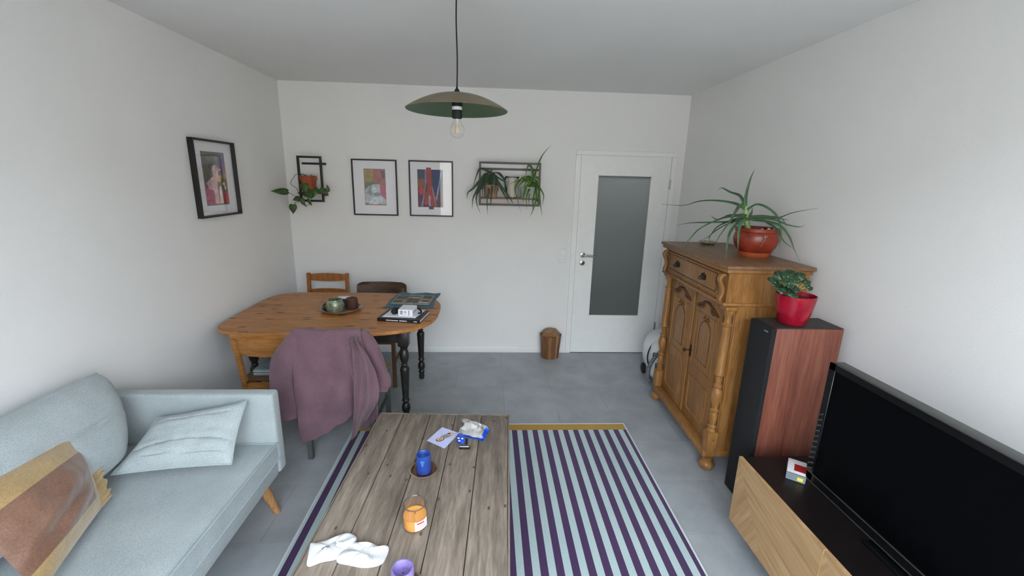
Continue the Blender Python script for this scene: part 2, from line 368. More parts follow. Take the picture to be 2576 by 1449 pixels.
w_ = NB(); box(w_, (-16, -19.2, -7), (20, -19, 5.2)); struct(obj('wall_opposite', w_, plain('cream_render', (196, 188, 176), 0.9)))
w_ = NB(); box(w_, (DX0-0.6, 1.6, 0), (DX1+0.4, 1.7, H)); box(w_, (DX0-0.7, T, 0), (DX0-0.6, 1.7, H)); box(w_, (DX1+0.4, T, 0), (DX1+0.5, 1.7, H)); box(w_, (DX0-0.7, T, H), (DX1+0.5, 1.7, H+0.1))
struct(obj('wall_hallway', w_, 'wall'))
w_ = NB(); box(w_, (DX0-0.7, T, -0.1), (DX1+0.5, 1.7, -0.002)); struct(obj('floor_hallway', w_, plain('dark_hall_floor', (70, 66, 62), 0.6)))
hl = bpy.data.lights.new('hallway_ceiling_lamp', 'AREA'); hl.size = 0.35; hl.energy = 13; hl.color = (1.0, 0.95, 0.86)
ho = bpy.data.objects.new('hallway_ceiling_lamp', hl); COL.objects.link(ho); ho.location = (3.25, 0.62, 2.45)
# window behind the photographer
f_ = NB()
for a, b in (((WX0, WZ0), (WX1, WZ0+0.06)), ((WX0, WZ1-0.06), (WX1, WZ1)), ((WX0, WZ0), (WX0+0.06, WZ1)), ((WX1-0.06, WZ0), (WX1, WZ1)), ((2.16, WZ0), (2.24, WZ1))):
    box(f_, (a[0], WY-0.09, a[1]), (b[0], WY-0.04, b[1]), 0.004)
wf = struct(obj('window_1', f_, 'lacquer'))
for a, b in ((WX0+0.06, 2.16), (2.24, WX1-0.06)):
    g = NB(); box(g, (a, WY-0.067, WZ0+0.06), (b, WY-0.063, WZ1-0.06)); obj('pane', g, 'glass', wf)
g = NB(); box(g, (WX0-0.03, WY-0.03, WZ0-0.03), (WX1+0.03, WY+0.16, WZ0), 0.004); obj('window_sill', g, 'lacquer', wf)
# baseboards
def baseboard(name, lo, hi):
    b = NB(); box(b, lo, hi, 0.004, 2); struct(obj(name, b, 'lacquer'))
baseboard('baseboard_back', (XL, -0.014, 0), (2.752, 0, 0.07))
baseboard('baseboard_left', (XL, WY, 0), (XL+0.014, -0.014, 0.07))
baseboard('baseboard_right', (XR-0.014, WY, 0), (XR, -0.014, 0.07))
# door
d = struct(thing('door_1', 'white interior door with tall frosted glass pane', 'door', (DX0, 0, 0))); del d['category']; del d['label']
b = NB()
box(b, (2.752, -0.012, 0), (DX0-0.003, 0.02, DZ+0.002), 0.002); box(b, (DX1+0.003, -0.012, 0), (3.722, 0.02, DZ+0.002), 0.002); box(b, (2.752, -0.012, DZ+0.003), (3.722, 0.02, 2.030), 0.002)
obj('door_frame', b, 'lacquer', d, True)
GX0, GX1, GZ0, GZ1 = 2.972, 3.497, 0.405, 1.811
b = NB()
for lo, hi in (((DX0, 0.006), (GX0, DZ)), ((GX1, 0.006), (DX1, DZ)), ((GX0, GZ1), (GX1, DZ)), ((GX0, 0.006), (GX1, GZ0))):
    box(b, (lo[0], -0.006, lo[1]), (hi[0], 0.036, hi[1]))
leafo = obj('door_leaf', b, 'lacquer', d, True)
b = NB(); box(b, (GX0, 0.006, GZ0), (GX1, 0.014, GZ1)); obj('glass_pane', b, 'frost', leafo, True)
b = NB(); t = 0.008
for lo, hi in (((GX0, GZ0), (GX0+t, GZ1)), ((GX1-t, GZ0), (GX1, GZ1)), ((GX0, GZ1-t), (GX1, GZ1)), ((GX0, GZ0), (GX1, GZ0+t))):
    box(b, (lo[0], -0.008, lo[1]), (hi[0], 0.006, hi[1]), 0.001)
obj('glazing_bead', b, 'lacquer', leafo, True)
b = NB(); lathe(b, [(0.026, 0), (0.026, 0.008), (0.022, 0.01)], (2.872, -0.006, 1.037), 24, axis=(0, -1, 0))
lathe(b, [(0.009, 0), (0.009, 0.05)], (2.872, -0.014, 1.037), 14, axis=(0, -1, 0))
sweep(b, smooth([(2.872, -0.058, 1.037), (2.886, -0.066, 1.037), (2.93, -0.066, 1.035), (2.995, -0.066, 1.032)], 4), 0.009, 0.009, 12)
obj('door_handle', b, 'steel', d, True)
b = NB(); lathe(b, [(0.026, 0), (0.026, 0.008), (0.022, 0.01)], (2.872, -0.006, 0.958), 24, axis=(0, -1, 0)); box(b, (2.869, -0.018, 0.945), (2.875, -0.0155, 0.965), mi=1)
obj('lock_rosette', b, ['steel', 'blackmat'], d, True)
for hz in (1.734, 0.298):
    b = NB(); lathe(b, [(0.008, -0.045), (0.008, 0.045)], (3.674, -0.018, hz), 12); obj('hinge', b, 'hinge', d, True)
b = NB(); box(b, (DX0, -0.004, 0), (DX1, 0.03, 0.006)); struct(obj('trim_1', b, 'blackmat'))
# switch and socket
s = thing('switch_and_socket', 'white rocker switch above a wall socket beside the door', 'wall switch', (2.675, 0, 0.953))
b = NB(); box(b, (2.636, -0.008, 0.953), (2.714, 0, 1.092), 0.003, 2); obj('cover_plate', b, 'whiteplastic', s, True)
b = NB(); box(b, (2.648, -0.014, 1.032), (2.702, -0.008, 1.083), 0.003, 2); obj('rocker_switch', b, 'lacquer', s, True)
b = NB(); lathe(b, [(0.026, 0), (0.026, 0.004), (0.021, 0.004), (0.019, 0.001), (0.0, 0.001)], (2.675, -0.008, 0.988), 24, axis=(0, -1, 0), cap=False)
for dx in (-0.009, 0.009): lathe(b, [(0.003, 0), (0.003, 0.0015)], (2.675+dx, -0.009, 0.988), 10, mi=1, axis=(0, -1, 0))
obj('socket_face', b, ['lacquer', 'blackmat'], s, True)

# ---------------------------------------------------------------- framed pictures
ARTM = {}
def am(c):
    if c not in ARTM: ARTM[c] = plain('printed_ink_%d' % len(ARTM), c, 0.6, var=0.16, sc=22)
    return ARTM[c]
def picture(label, w, h, at, polys, bg, shadow=None, th=0.012, dp=0.02, tilt=0.0, wall='back'):
    """local frame: x right, y out of the wall towards the room = -y, z up; origin at bottom-left"""
    r = thing('framed_picture', label, 'picture', at, 0)
    if wall == 'left': r.rotation_euler = (0, tilt, PI/2)
    else: r.rotation_euler = (0, tilt, 0)
    b = NB()
    for lo, hi in (((0, 0), (w, th)), ((0, h-th), (w, h)), ((0, th), (th, h-th)), ((w-th, th), (w, h-th))): box(b, (lo[0], -dp, lo[1]), (hi[0], 0, hi[1]), 0.001)
    obj('frame', b, 'blackframe', r)
    b = NB(); box(b, (th, -0.008, th), (w-th, -0.002, h-th)); obj('mat_board', b, 'mat', r)
    b = NB(); cols = [am(bg[1])]; x0, z0, x1, z1 = bg[0]
    box(b, (x0*w, -0.0088, z0*h), (x1*w, -0.0078, z1*h))
    dep = -0.0089
    for c, pts in polys:
        mt = am(c)
        if mt not in cols: cols.append(mt)
        prism(b, [(x*w, dep, z*h) for x, z in pts], 0.0003, cols.index(mt), (0, -1, 0)); dep -= 0.0001
    obj('art_print', b, cols, r)
    b = NB(); box(b, (th, -0.0165, th), (w-th, -0.0155, h-th)); obj('glass', b, 'glass', r)
    return r
def ell(cx, cz, a, b, n=14, rot=0):
    return [(cx+a*math.cos(2*PI*k/n)*math.cos(rot)-b*math.sin(2*PI*k/n)*math.sin(rot), cz+a*math.cos(2*PI*k/n)*math.sin(rot)+b*math.sin(2*PI*k/n)*math.cos(rot)) for k in range(n)]
# left wall print: muted figure-like colour blocks
pA = [((86, 92, 84), [(.23, .45), (.23, .84), (.62, .84), (.62, .52)]), ((110, 112, 96), [(.30, .80), (.58, .80), (.56, .74), (.34, .73)]),
      ((126, 122, 150), [(.62, .50), (.62, .84), (.74, .84), (.74, .50)]), ((146, 92, 104), [(.56, .60), (.56, .68), (.66, .69), (.66, .58)]),
      ((196, 164, 96), [(.50, .46), (.50, .54), (.64, .55), (.64, .45)]), ((170, 132, 84), [(.66, .52), (.72, .63), (.76, .56), (.76, .48)]),
      ((118, 92, 58), [(.62, .34), (.62, .50), (.76, .50), (.76, .30)]), ((104, 92, 58), [(.48, .36), (.48, .46), (.62, .46), (.60, .36)]),
      ((176, 84, 112), [(.23, .17), (.23, .40), (.40, .36), (.42, .16)]), ((184, 54, 60), [(.63, .17), (.62, .30), (.76, .32), (.76, .17)]),
      ((186, 92, 92), [(.47, .17), (.47, .30), (.60, .30), (.61, .17)]),
      ((58, 48, 48), ell(.44, .66, .085, .05)), ((218, 178, 178), ell(.50, .60, .075, .085)), ((214, 172, 174), [(.27, .44), (.36, .50), (.46, .54), (.52, .50), (.52, .36), (.40, .35), (.30, .37)]),
      ((222, 186, 184), [(.41, .36), (.51, .38), (.53, .16), (.42, .17)]), ((238, 212, 204), [(.53, .17), (.56, .40), (.60, .40), (.62, .17)]),
      ((226, 216, 206), ell(.68, .43, .03, .025)), ((226, 216, 206), ell(.70, .38, .025, .03)), ((226, 190, 190), [(.56, .61), (.64, .64), (.64, .61)])]
picture('tilted black-framed print of a pink figure on the left wall', 0.46, 0.50, (XL+0.002, -1.318, 1.447), pA, ((.22, .15, .77, .85), (120, 96, 96)), th=0.013, dp=0.034, wall='left')
pB = [((150, 132, 72), [(.27, .50), (.27, .82), (.50, .82), (.58, .50)]), ((176, 142, 74), [(.40, .70), (.42, .82), (.62, .81), (.55, .68)]),
      ((164, 94, 98), [(.46, .82), (.62, .82), (.74, .62), (.74, .30), (.64, .30), (.60, .52), (.48, .62)]), ((96, 62, 66), [(.62, .81), (.73, .80), (.73, .66), (.66, .68)]),
      ((184, 82, 108), [(.62, .30), (.62, .48), (.735, .50), (.735, .22)]), ((104, 106, 104), [(.27, .52), (.27, .60), (.50, .60), (.62, .53), (.50, .50), (.40, .44)]),
      ((176, 184, 188), [(.27, .45), (.36, .53), (.50, .57), (.60, .56), (.61, .38), (.735, .28), (.735, .20), (.30, .20), (.27, .24)]),
      ((146, 154, 160), [(.36, .50), (.42, .54), (.44, .40), (.40, .34), (.34, .42)]), ((128, 136, 142), [(.44, .40), (.58, .42), (.62, .36), (.48, .34)]),
      ((206, 212, 214), ell(.47, .46, .06, .05)), ((206, 212, 216), [(.34, .24), (.48, .33), (.62, .30), (.66, .24), (.50, .20)]), ((120, 128, 134), [(.27, .20), (.32, .24), (.34, .20)])]
picture('black-framed print with pale stone shape on gold and pink, left of pair', 0.412, 0.510, (0.670, -0.001, 1.384), pB, ((.26, .185, .74, .835), (150, 110, 90)))
pC = [((66, 62, 92), [(.19, .66), (.19, .84), (.40, .84), (.40, .62)]), ((36, 42, 96), [(.50, .84), (.76, .84), (.76, .50), (.66, .40), (.52, .50)]),
      ((124, 74, 50), [(.19, .52), (.19, .68), (.38, .68), (.38, .50)]), ((92, 36, 56), [(.19, .17), (.19, .40), (.48, .36), (.70, .34), (.66, .17)]),
      ((188, 52, 62), ell(.28, .46, .07, .07)), ((178, 66, 48), [(.34, .22), (.36, .44), (.46, .48), (.50, .30), (.46, .22)]),
      ((156, 52, 46), [(.39, .88), (.50, .88), (.52, .58), (.60, .17), (.50, .17), (.47, .40), (.38, .22), (.36, .30), (.41, .52)]),
      ((128, 138, 166), [(.36, .84), (.39, .84), (.39, .62), (.30, .17), (.26, .17), (.36, .56)]), ((134, 148, 172), [(.73, .84), (.75, .84), (.66, .42), (.62, .28), (.60, .34), (.66, .56)]),
      ((160, 130, 150), [(.51, .54), (.53, .54), (.62, .20), (.60, .17)]), ((150, 158, 176), [(.44, .40), (.48, .36), (.48, .18), (.44, .20)]), ((64, 60, 88), [(.44, .13), (.44, .19), (.55, .19), (.55, .13)]), ((66, 60, 90), [(.19, .72), (.19, .84), (.24, .84)])]
picture('black-framed print with red column on dark blue, right of pair', 0.408, 0.510, (1.192, -0.001, 1.385), pC, ((.19, .17, .765, .845), (70, 40, 60)))

# ---------------------------------------------------------------- wall shelves
def hanging_shelf(label, x0, x1, z0, z1, yf, board_z, bar_z, mt, bx0, bx1):
    r = thing('hanging_shelf', label, 'shelf', ((x0+x1)/2, 0, z0)); t = 0.018
    b = NB()
    for lo, hi in (((x0, z0), (x1, z0+t)), ((x0, z1-t), (x1, z1)), ((x0, z0+t), (x0+t, z1-t)), ((x1-t, z0+t), (x1, z1-t))): box(b, (lo[0], yf, lo[1]), (hi[0], yf+t, hi[1]))
    bmesh.ops.remove_doubles(b, verts=b.verts, dist=0.0001)
    obj('front_frame', b, mt, r, True)
    b = NB(); box(b, (x0, -t, bar_z), (x1, -0.001, bar_z+t), 0.001); obj('wall_bar', b, mt, r, True)
    for x in (x0, x1-t):
        b = NB(); box(b, (x, yf+t, board_z-0.016), (x+t, -0.001, board_z-0.001), 0.001); obj('side_arm', b, mt, r, True)
    b = NB(); box(b, (bx0, yf+t+0.001, board_z), (bx1, -0.002, board_z+0.014), 0.002); obj('shelf_board', b, 'shelfwood', r, True)
    return r
hanging_shelf('small black metal wall shelf holding a trailing plant', 0.228, 0.442, 1.503, 1.903, -0.125, 1.572, 1.832, 'metal_dark', 0.205, 0.440)
hanging_shelf('wide grey-brown metal wall shelf holding two spiky plants', 1.845, 2.412, 1.506, 1.898, -0.125, 1.565, 1.828, 'metal_brown', 1.847, 2.410)

# ---------------------------------------------------------------- leaves and pots
def heart(bm, base, tip, wid, nrm=(0, -1, 0), fold=0.15, mi=0):
    base = Vector(base); tip = Vector(tip); d = tip-base; L = d.length; n = Vector(nrm).normalized(); s = d.normalized().cross(n).normalized()
    prof = [(-0.06, 0.25), (-0.08, 0.5), (0.02, 0.82), (0.18, 1.0), (0.38, 0.95), (0.58, 0.72), (0.78, 0.38), (0.92, 0.13), (1.0, 0.0)]
    mid = [bm.verts.new(base+d*max(t, 0)-n*0.0) for t, _ in prof]
    for sg in (-1, 1):
        e = [bm.verts.new(base+d*t+s*sg*wid*q+n*fold*wid*q) for t, q in prof[:-1]]
        for k in range(len(prof)-2):
            vs = (mid[k], mid[k+1], e[k+1], e[k])
            f = bm.faces.new(vs); f.smooth = True; f.material_index = mi
        f = bm.faces.new((mid[-2], mid[-1], e[-1])); f.smooth = True; f.material_index = mi
def add_leaf(name, bm, mat, parent, th=0.0012):
    o = obj(name, bm, mat, parent, True, fix=False); md = o.modifiers.new('thickness', 'SOLIDIFY'); md.thickness = th; return o
# pothos on small shelf
p = thing('trailing_plant', 'trailing heart-leaved plant in terracotta pot on the small shelf', 'potted plant', (0.300, -0.082, 1.586))
b = NB(); lathe(b, [(0.048, 0), (0.052, 0.002), (0.066, 0.10), (0.064, 0.105), (0.073, 0.106), (0.075, 0.145), (0.068, 0.147), (0.064, 0.13), (0, 0.13)], (0.300, -0.082, 1.586), 28, cap=True)
obj('pot', b, 'terracotta', p, True)
b = NB(); lathe(b, [(0.066, 0.128), (0.05, 0.14), (0, 0.145)], (0.300, -0.082, 1.586), 20); obj('soil', b, 'soil', p, True)
b = NB()
for pts in ([(0.30, -0.08, 1.73), (0.267, -0.12, 1.745), (0.229, -0.15, 1.743), (0.204, -0.16, 1.712), (0.177, -0.165, 1.66), (0.226, -0.165, 1.617), (0.25, -0.17, 1.55)],
            [(0.25, -0.165, 1.55), (0.245, -0.20, 1.545), (0.235, -0.26, 1.562), (0.206, -0.305, 1.594)], [(0.25, -0.165, 1.55), (0.237, -0.16, 1.506), (0.20, -0.155, 1.50), (0.189, -0.15, 1.483)],
            [(0.32, -0.08, 1.73), (0.36, -0.15, 1.74), (0.37, -0.17, 1.68), (0.38, -0.165, 1.60), (0.43, -0.16, 1.60), (0.49, -0.155, 1.60)],
            [(0.30, -0.17, 1.56), (0.34, -0.165, 1.50), (0.29, -0.165, 1.47), (0.25, -0.16, 1.49)], [(0.29, -0.09, 1.73), (0.27, -0.16, 1.74), (0.28, -0.17, 1.66), (0.30, -0.17, 1.56)]):
    sweep(b, smooth(pts, 5), 0.0022, 0.0022, 6)
obj('stem', b, 'stem', p, True)
LV = [((0.176, -0.155, 1.476), (0.172, -0.16, 1.392), 0.034, (0.1, -1, 0.2)), ((0.235, -0.16, 1.538), (0.178, -0.165, 1.515), 0.022, (0, -1, .3)),
      ((0.262, -0.17, 1.532), (0.285, -0.175, 1.470), 0.022, (.3, -1, .2)), ((0.318, -0.17, 1.530), (0.348, -0.17, 1.468), 0.018, (-.3, -1, .1)),
      ((0.30, -0.16, 1.60), (0.355, -0.18, 1.535), 0.042, (.1, -1, .4)), ((0.372, -0.16, 1.60), (0.345, -0.175, 1.53), 0.033, (-.1, -1, .3)),
      ((0.372, -0.165, 1.615), (0.425, -0.17, 1.575), 0.030, (.2, -1, .5)), ((0.425, -0.16, 1.62), (0.465, -0.17, 1.575), 0.030, (.1, -1, .2)),
      ((0.45, -0.155, 1.605), (0.505, -0.16, 1.598), 0.024, (0, -1, .4)), ((0.495, -0.155, 1.60), (0.488, -0.15, 1.662), 0.016, (.5, -1, 0)),
      ((0.29, -0.165, 1.66), (0.31, -0.185, 1.585), 0.040, (.2, -1, .1)), ((0.25, -0.165, 1.525), (0.30, -0.17, 1.455), 0.016, (.2, -1, .1)), ((0.255, -0.165, 1.53), (0.21, -0.165, 1.51), 0.018, (.2, -1, .4))]
for base, tip, wd, n in LV:
    b = NB(); heart(b, base, tip, wd, n); add_leaf('leaf', b, 'leaf', p)
# the big leaf reaching towards the corner
b = NB(); heart(b, (0.155, -0.13, 1.585), (0.080, -0.12, 1.600), 0.004, (0, -1, .4)); bmesh.ops.delete(b, geom=b.verts[:], context='VERTS')
heart(b, (0.206, -0.305, 1.594), (0.108, -0.400, 1.601), 0.029, (0.55, -0.8, 0.25), 0.08); add_leaf('leaf', b, 'leaf', p)

def strap_plant(name, label, cat, loc, paths, w0, mat, pot, dy, rng):
    r = thing(name, label, cat, loc)
    for k, pts in enumerate(paths):
        n = len(pts); P = []
        for i, (x, z) in enumerate(pts):
            t = i/(n-1); P.append((x, dy[0]+(rng[k % len(rng)]-dy[0])*math.sin(t*PI/2), z))
        b = NB(); wv = w0*(0.8+0.4*((k*37) % 10)/10)
        sweep(b, smooth(P, 5), lambda t: wv*(0.9-0.2*t)*max(0.06, 1-t**2.2), lambda t: wv*0.28*max(0.08, 1-t**2), 6, side=(1, 0.3, 0.1))
        obj('leaf', b, mat, r, True)
    return r
LA = [[(1.955, 1.80), (1.86, 1.836), (1.823, 1.768), (1.792, 1.67)], [(1.944, 1.80), (1.855, 1.728), (1.787, 1.654), (1.744, 1.617), (1.734, 1.559)], [(1.944, 1.80), (1.871, 1.713), (1.819, 1.624), (1.792, 1.56), (1.787, 1.47)], [(1.95, 1.80), (1.882, 1.687), (1.83, 1.608), (1.825, 1.529), (1.863, 1.429)], [(1.955, 1.80), (1.94, 1.715), (1.936, 1.637), (1.921, 1.558), (1.928, 1.425)], [(1.955, 1.80), (1.967, 1.69), (1.958, 1.585), (1.954, 1.495)], [(1.96, 1.80), (2.009, 1.742), (2.053, 1.65), (2.098, 1.578), (2.126, 1.526)], [(1.966, 1.80), (2.024, 1.799), (2.073, 1.744), (2.085, 1.666), (2.065, 1.608)], [(1.966, 1.793), (2.042, 1.691), (2.124, 1.589), (2.163, 1.526)], [(1.945, 1.792), (1.903, 1.74), (1.856, 1.661), (1.808, 1.602), (1.792, 1.565)], [(1.96, 1.792), (1.993, 1.726), (2.021, 1.66), (2.006, 1.607)], [(1.95, 1.80), (1.908, 1.791), (1.871, 1.749), (1.85, 1.70)], [(1.965, 1.80), (1.998, 1.773), (2.073, 1.728), (2.121, 1.724)], [(1.95, 1.792), (1.935, 1.74), (1.877, 1.661), (1.889, 1.557)],
      [(1.955, 1.80), (1.93, 1.78), (1.905, 1.70), (1.90, 1.62)], [(1.96, 1.80), (1.985, 1.76), (1.995, 1.68), (1.985, 1.60)], [(1.955, 1.78), (1.90, 1.76), (1.85, 1.72), (1.83, 1.66)]]
LB = [[(2.355, 1.772), (2.378, 1.865), (2.416, 1.967), (2.492, 2.055)], [(2.345, 1.74), (2.331, 1.843), (2.298, 1.878), (2.278, 1.821), (2.28, 1.775)], [(2.35, 1.761), (2.264, 1.769), (2.201, 1.716), (2.176, 1.658), (2.195, 1.575), (2.236, 1.448)], [(2.34, 1.74), (2.275, 1.749), (2.213, 1.696), (2.192, 1.669)], [(2.346, 1.73), (2.293, 1.698), (2.258, 1.618), (2.25, 1.534)], [(2.351, 1.725), (2.31, 1.667), (2.28, 1.592), (2.284, 1.481)], [(2.351, 1.725), (2.326, 1.672), (2.307, 1.593), (2.307, 1.514)], [(2.356, 1.725), (2.359, 1.647), (2.346, 1.568), (2.35, 1.456)], [(2.356, 1.725), (2.377, 1.621), (2.359, 1.515), (2.319, 1.407)], [(2.362, 1.73), (2.397, 1.658), (2.412, 1.543), (2.433, 1.42)], [(2.366, 1.751), (2.412, 1.674), (2.447, 1.607), (2.44, 1.522)], [(2.366, 1.762), (2.381, 1.772), (2.39, 1.7), (2.383, 1.595)], [(2.345, 1.751), (2.29, 1.78), (2.254, 1.754), (2.244, 1.717)], [(2.35, 1.741), (2.297, 1.729), (2.211, 1.742), (2.122, 1.704)], [(2.35, 1.751), (2.313, 1.729), (2.267, 1.666), (2.248, 1.592)],
      [(2.34, 1.75), (2.30, 1.77), (2.27, 1.72), (2.262, 1.66)], [(2.35, 1.74), (2.33, 1.755), (2.30, 1.71), (2.295, 1.65)]]
RG = [-0.17, -0.12, -0.20, -0.155, -0.19, -0.22, -0.165, -0.13, -0.18]
pa = strap_plant('spiky_plant', 'dark drooping strap-leaved plant in wide clay pot at shelf left', 'potted plant', (1.955, -0.088, 1.58), LA, 0.0150, 'strap_dark', None, (-0.088,), RG)
b = NB(); lathe(b, [(0.052, 0), (0.056, 0.002), (0.072, 0.112), (0.066, 0.116), (0.062, 0.10), (0, 0.10)], (1.955, -0.088, 1.579), 24); obj('pot', b, 'shelfwood' if False else plain('pinkish_clay', (160, 118, 96), 0.7, var=0.1), pa, True)
b = NB(); sweep(b, [(1.955, -0.088, 1.67), (1.955, -0.088, 1.74), (1.956, -0.09, 1.80), (1.958, -0.09, 1.83)], lambda t: 0.016*(1-0.6*t), None, 8); obj('stem', b, 'strap_dark', pa, True)
pb = strap_plant('spider_plant', 'bright green arching spider plant at the right end of shelf', 'potted plant', (2.32, -0.085, 1.58), LB, 0.0135, 'strap', None, (-0.085,), RG)
b = NB(); lathe(b, [(0.056, 0), (0.06, 0.002), (0.072, 0.10), (0.067, 0.104), (0.063, 0.09), (0, 0.09)], (2.298, -0.085, 1.579), 24); obj('pot', b, 'whitepot', pb, True)
b = NB(); sweep(b, [(2.30, -0.085, 1.66), (2.33, -0.085, 1.71), (2.352, -0.088, 1.765)], lambda t: 0.014*(1-0.5*t), None, 8); obj('stem', b, 'strap', pb, True)
# enamel jug between them
j = thing('enamel_jug', 'cream enamel jug with black handle between the two shelf plants', 'jug', (2.155, -0.075, 1.58))
b = NB(); lathe(b, [(0.045, 0), (0.048, 0.004), (0.052, 0.02), (0.058, 0.06), (0.052, 0.11), (0.040, 0.145), (0.042, 0.175), (0.046, 0.188), (0.044, 0.188), (0.037, 0.15), (0.034, 0.13), (0, 0.12)], (2.155, -0.075, 1.579), 28); obj('body', b, 'enamel', j, True)
for nm_, z, rr in (('base_ring', 0.003, 0.0495), ('rim', 0.188, 0.0455)):
    b = NB(); lathe(b, [(rr-0.004, z-0.003), (rr+0.001, z-0.003), (rr+0.001, z+0.003), (rr-0.004, z+0.003)], (2.155, -0.075, 1.579), 28, cap=False); obj(nm_, b, 'blackgloss', j, True)
b = NB(); sweep(b, smooth([(2.110, -0.09, 1.765), (2.095, -0.10, 1.768), (2.082, -0.105, 1.74), (2.085, -0.105, 1.70), (2.10, -0.10, 1.655), (2.103, -0.095, 1.62)], 5), 0.008, 0.005, 8); obj('handle', b, 'blackgloss', j, True)
b = NB(); sweep(b, [(2.195, -0.085, 1.755), (2.215, -0.09, 1.77)], lambda t: 0.012*(1-0.6*t), 0.004, 8); obj('spout', b, 'blackgloss', j, True)

# ---------------------------------------------------------------- pendant lamp
LX, LY, LZ = 1.791, -2.12, 2.038
l = thing('pendant_lamp', 'taupe dome pendant lamp with green inside, hanging on a black cord', 'lamp', (LX, LY, H))
prof = [(0.230*k/16, 0.072*(1-(k/16)**2.1)) for k in range(16, -1, -1)]
prof = [(max(r, 0.006), z) for r, z in prof]
b = NB(); lathe(b, prof, (LX, LY, LZ), 64, cap=False); lathe(b, [(max(r-0.0025, 0.003), z-0.0025) for r, z in prof], (LX, LY, LZ), 64, mi=1, cap=False)
lathe(b, [(0.2275, -0.0025), (0.230, 0.0)], (LX, LY, LZ), 64, cap=False)
obj('lamp_shade', b, ['shade_out', 'shade_in'], l, True, fix=False)
b = NB(); sweep(b, smooth([(LX, LY, H-0.02), (LX-0.002, LY, 2.40), (LX+0.002, LY, 2.25), (LX, LY, LZ+0.085)], 6), 0.0032, None, 8); obj('cord', b, 'blackmat', l, True)
b = NB(); lathe(b, [(0.012, 0.072), (0.012, 0.082), (0.005, 0.092), (0.004, 0.098)], (LX, LY, LZ), 16); obj('cord_grip', b, 'blackmat', l, True)
b = NB(); lathe(b, [(0.05, -0.03), (0.05, -0.005), (0.04, 0.0)], (LX, LY, H), 24); obj('ceiling_rose', b, 'blackmat', l, True)
b = NB(); lathe(b, [(0.021, -0.035), (0.023, -0.03), (0.023, 0.06), (0.014, 0.074)], (LX, LY, LZ), 24)
lathe(b, [(0.0233, 0.0), (0.0233, 0.014)], (LX, LY, LZ), 24, mi=1, cap=False); so = obj('bulb_socket', b, ['blackmat', 'whiteplastic'], l, True)
b = NB(); ZB = LZ-0.085
bp = [(0.014, 0.05), (0.016, 0.042), (0.024, 0.026)]+[(0.0345*math.sin(a), 0.0345*math.cos(a)-0.002) for a in [0.85+k*(PI-0.85)/12 for k in range(13)]]
lathe(b, bp, (LX, LY, ZB), 28, cap=False); obj('bulb', b, 'glass', l, True)
b = NB(); lathe(b, [(0.008, 0.048), (0.005, 0.03), (0.003, 0.018)], (LX, LY, ZB), 12); obj('bulb_stem', b, 'bulbmetal', l, True)
b = NB()
for k in range(4):
    a = PI/4+k*PI/2; sweep(b, [(LX+0.007*math.cos(a), LY+0.007*math.sin(a), ZB+0.026), (LX+0.012*math.cos(a), LY+0.012*math.sin(a), ZB-0.014)], 0.0014, None, 6)
obj('filament', b, 'filament', l, True)

# ---------------------------------------------------------------- waste bin
b0 = thing('waste_bin', 'round wooden waste bin with swing lid by the door', 'waste bin', (2.58, -0.115, 0))
b = NB(); n = 26
lathe(b, [(0.079, 0.003), (0.080, 0.004), (0.097, 0.234), (0.094, 0.225)], (2.58, -0.115, 0), 36, cap=False); lathe(b, [(0.0, 0.002), (0.082, 0.002)], (2.58, -0.115, 0), 36, cap=False)
obj('liner', b, 'binwood', b0, True)
for k in range(16):
    b = NB()
    def stv(u, v, k=k):
        a = 2*PI*(k+0.02+0.96*u)/16; r = 0.084+(0.105-0.084)*v; return (2.58+r*math.cos(a), -0.115+r*math.sin(a), 0.003+0.239*v)
    sheet(b, stv, 4, 1, 0.007); obj('stave', b, 'binstave', b0, True)
def binlid(u, v):
    x = (u-0.5)*2; a = (v-0.5)*2; r = 0.094
    y = a*math.sqrt(max(0, 1-x*x))*r; zc = 0.228+0.062*math.sqrt(max(0, 1-x*x))*(1-0.25*a*a)-0.03*(1-a)*0.5
    return (2.58+x*r, -0.115+y, zc)
b = NB(); sheet(b, binlid, 20, 8, 0.006); obj('swing_lid', b, 'binstave', b0, True)
b = NB(); sweep(b, [(2.565+0.02*k, -0.205+0.045*k, 0.262+0.032*math.sin(PI*(k+0.4)/4.8)) for k in range(5)], 0.004, 0.002, 6); obj('lid_ridge', b, 'shelfwood', b0, True)
del b

# ---------------------------------------------------------------- dining table
t0 = thing('dining_table', 'pine dining table with rounded ends and turned black legs', 'table', (0.85, -1.005, 0))
cx, cy, ha, hb = 0.848, -1.005, 0.712, 0.52
EXL = 6.0
def edge_x(y, left=False):     # half length of the top at depth y
    q = min(1.0, abs((y-cy)/hb)); e = EXL if left else 3.0; return ha*(1-q**e)**(1/e)
NPL = 7
for k in range(NPL):
    ya = cy-hb+2*hb*k/NPL+0.0006; yb = cy-hb+2*hb*(k+1)/NPL-0.0006
    b = NB(); ys = [ya+(yb-ya)*i/6 for i in range(7)]
    if k == 0: ys = [cy-hb+0.002*(i**2.4)*1.0 for i in range(0, 8) if cy-hb+0.002*(i**2.4) < yb]+[yb]
    if k == NPL-1: ys = [ya]+[cy+hb-0.002*(i**2.4) for i in range(7, -1, -1) if cy+hb-0.002*(i**2.4) > ya]
    pts = [(cx+edge_x(y), y, 0.724) for y in ys]+[(cx-edge_x(y, True), y, 0.724) for y in reversed(ys)]
    out = []
    for q in pts:
        if not out or (Vector(q)-Vector(out[-1])).length > 1e-4: out.append(q)
    if (Vector(out[0])-Vector(out[-1])).length < 1e-4: out.pop()
    prism(b, out, 0.026); obj('tabletop_plank', b, 'pine', t0, True)
b = NB()
E = []
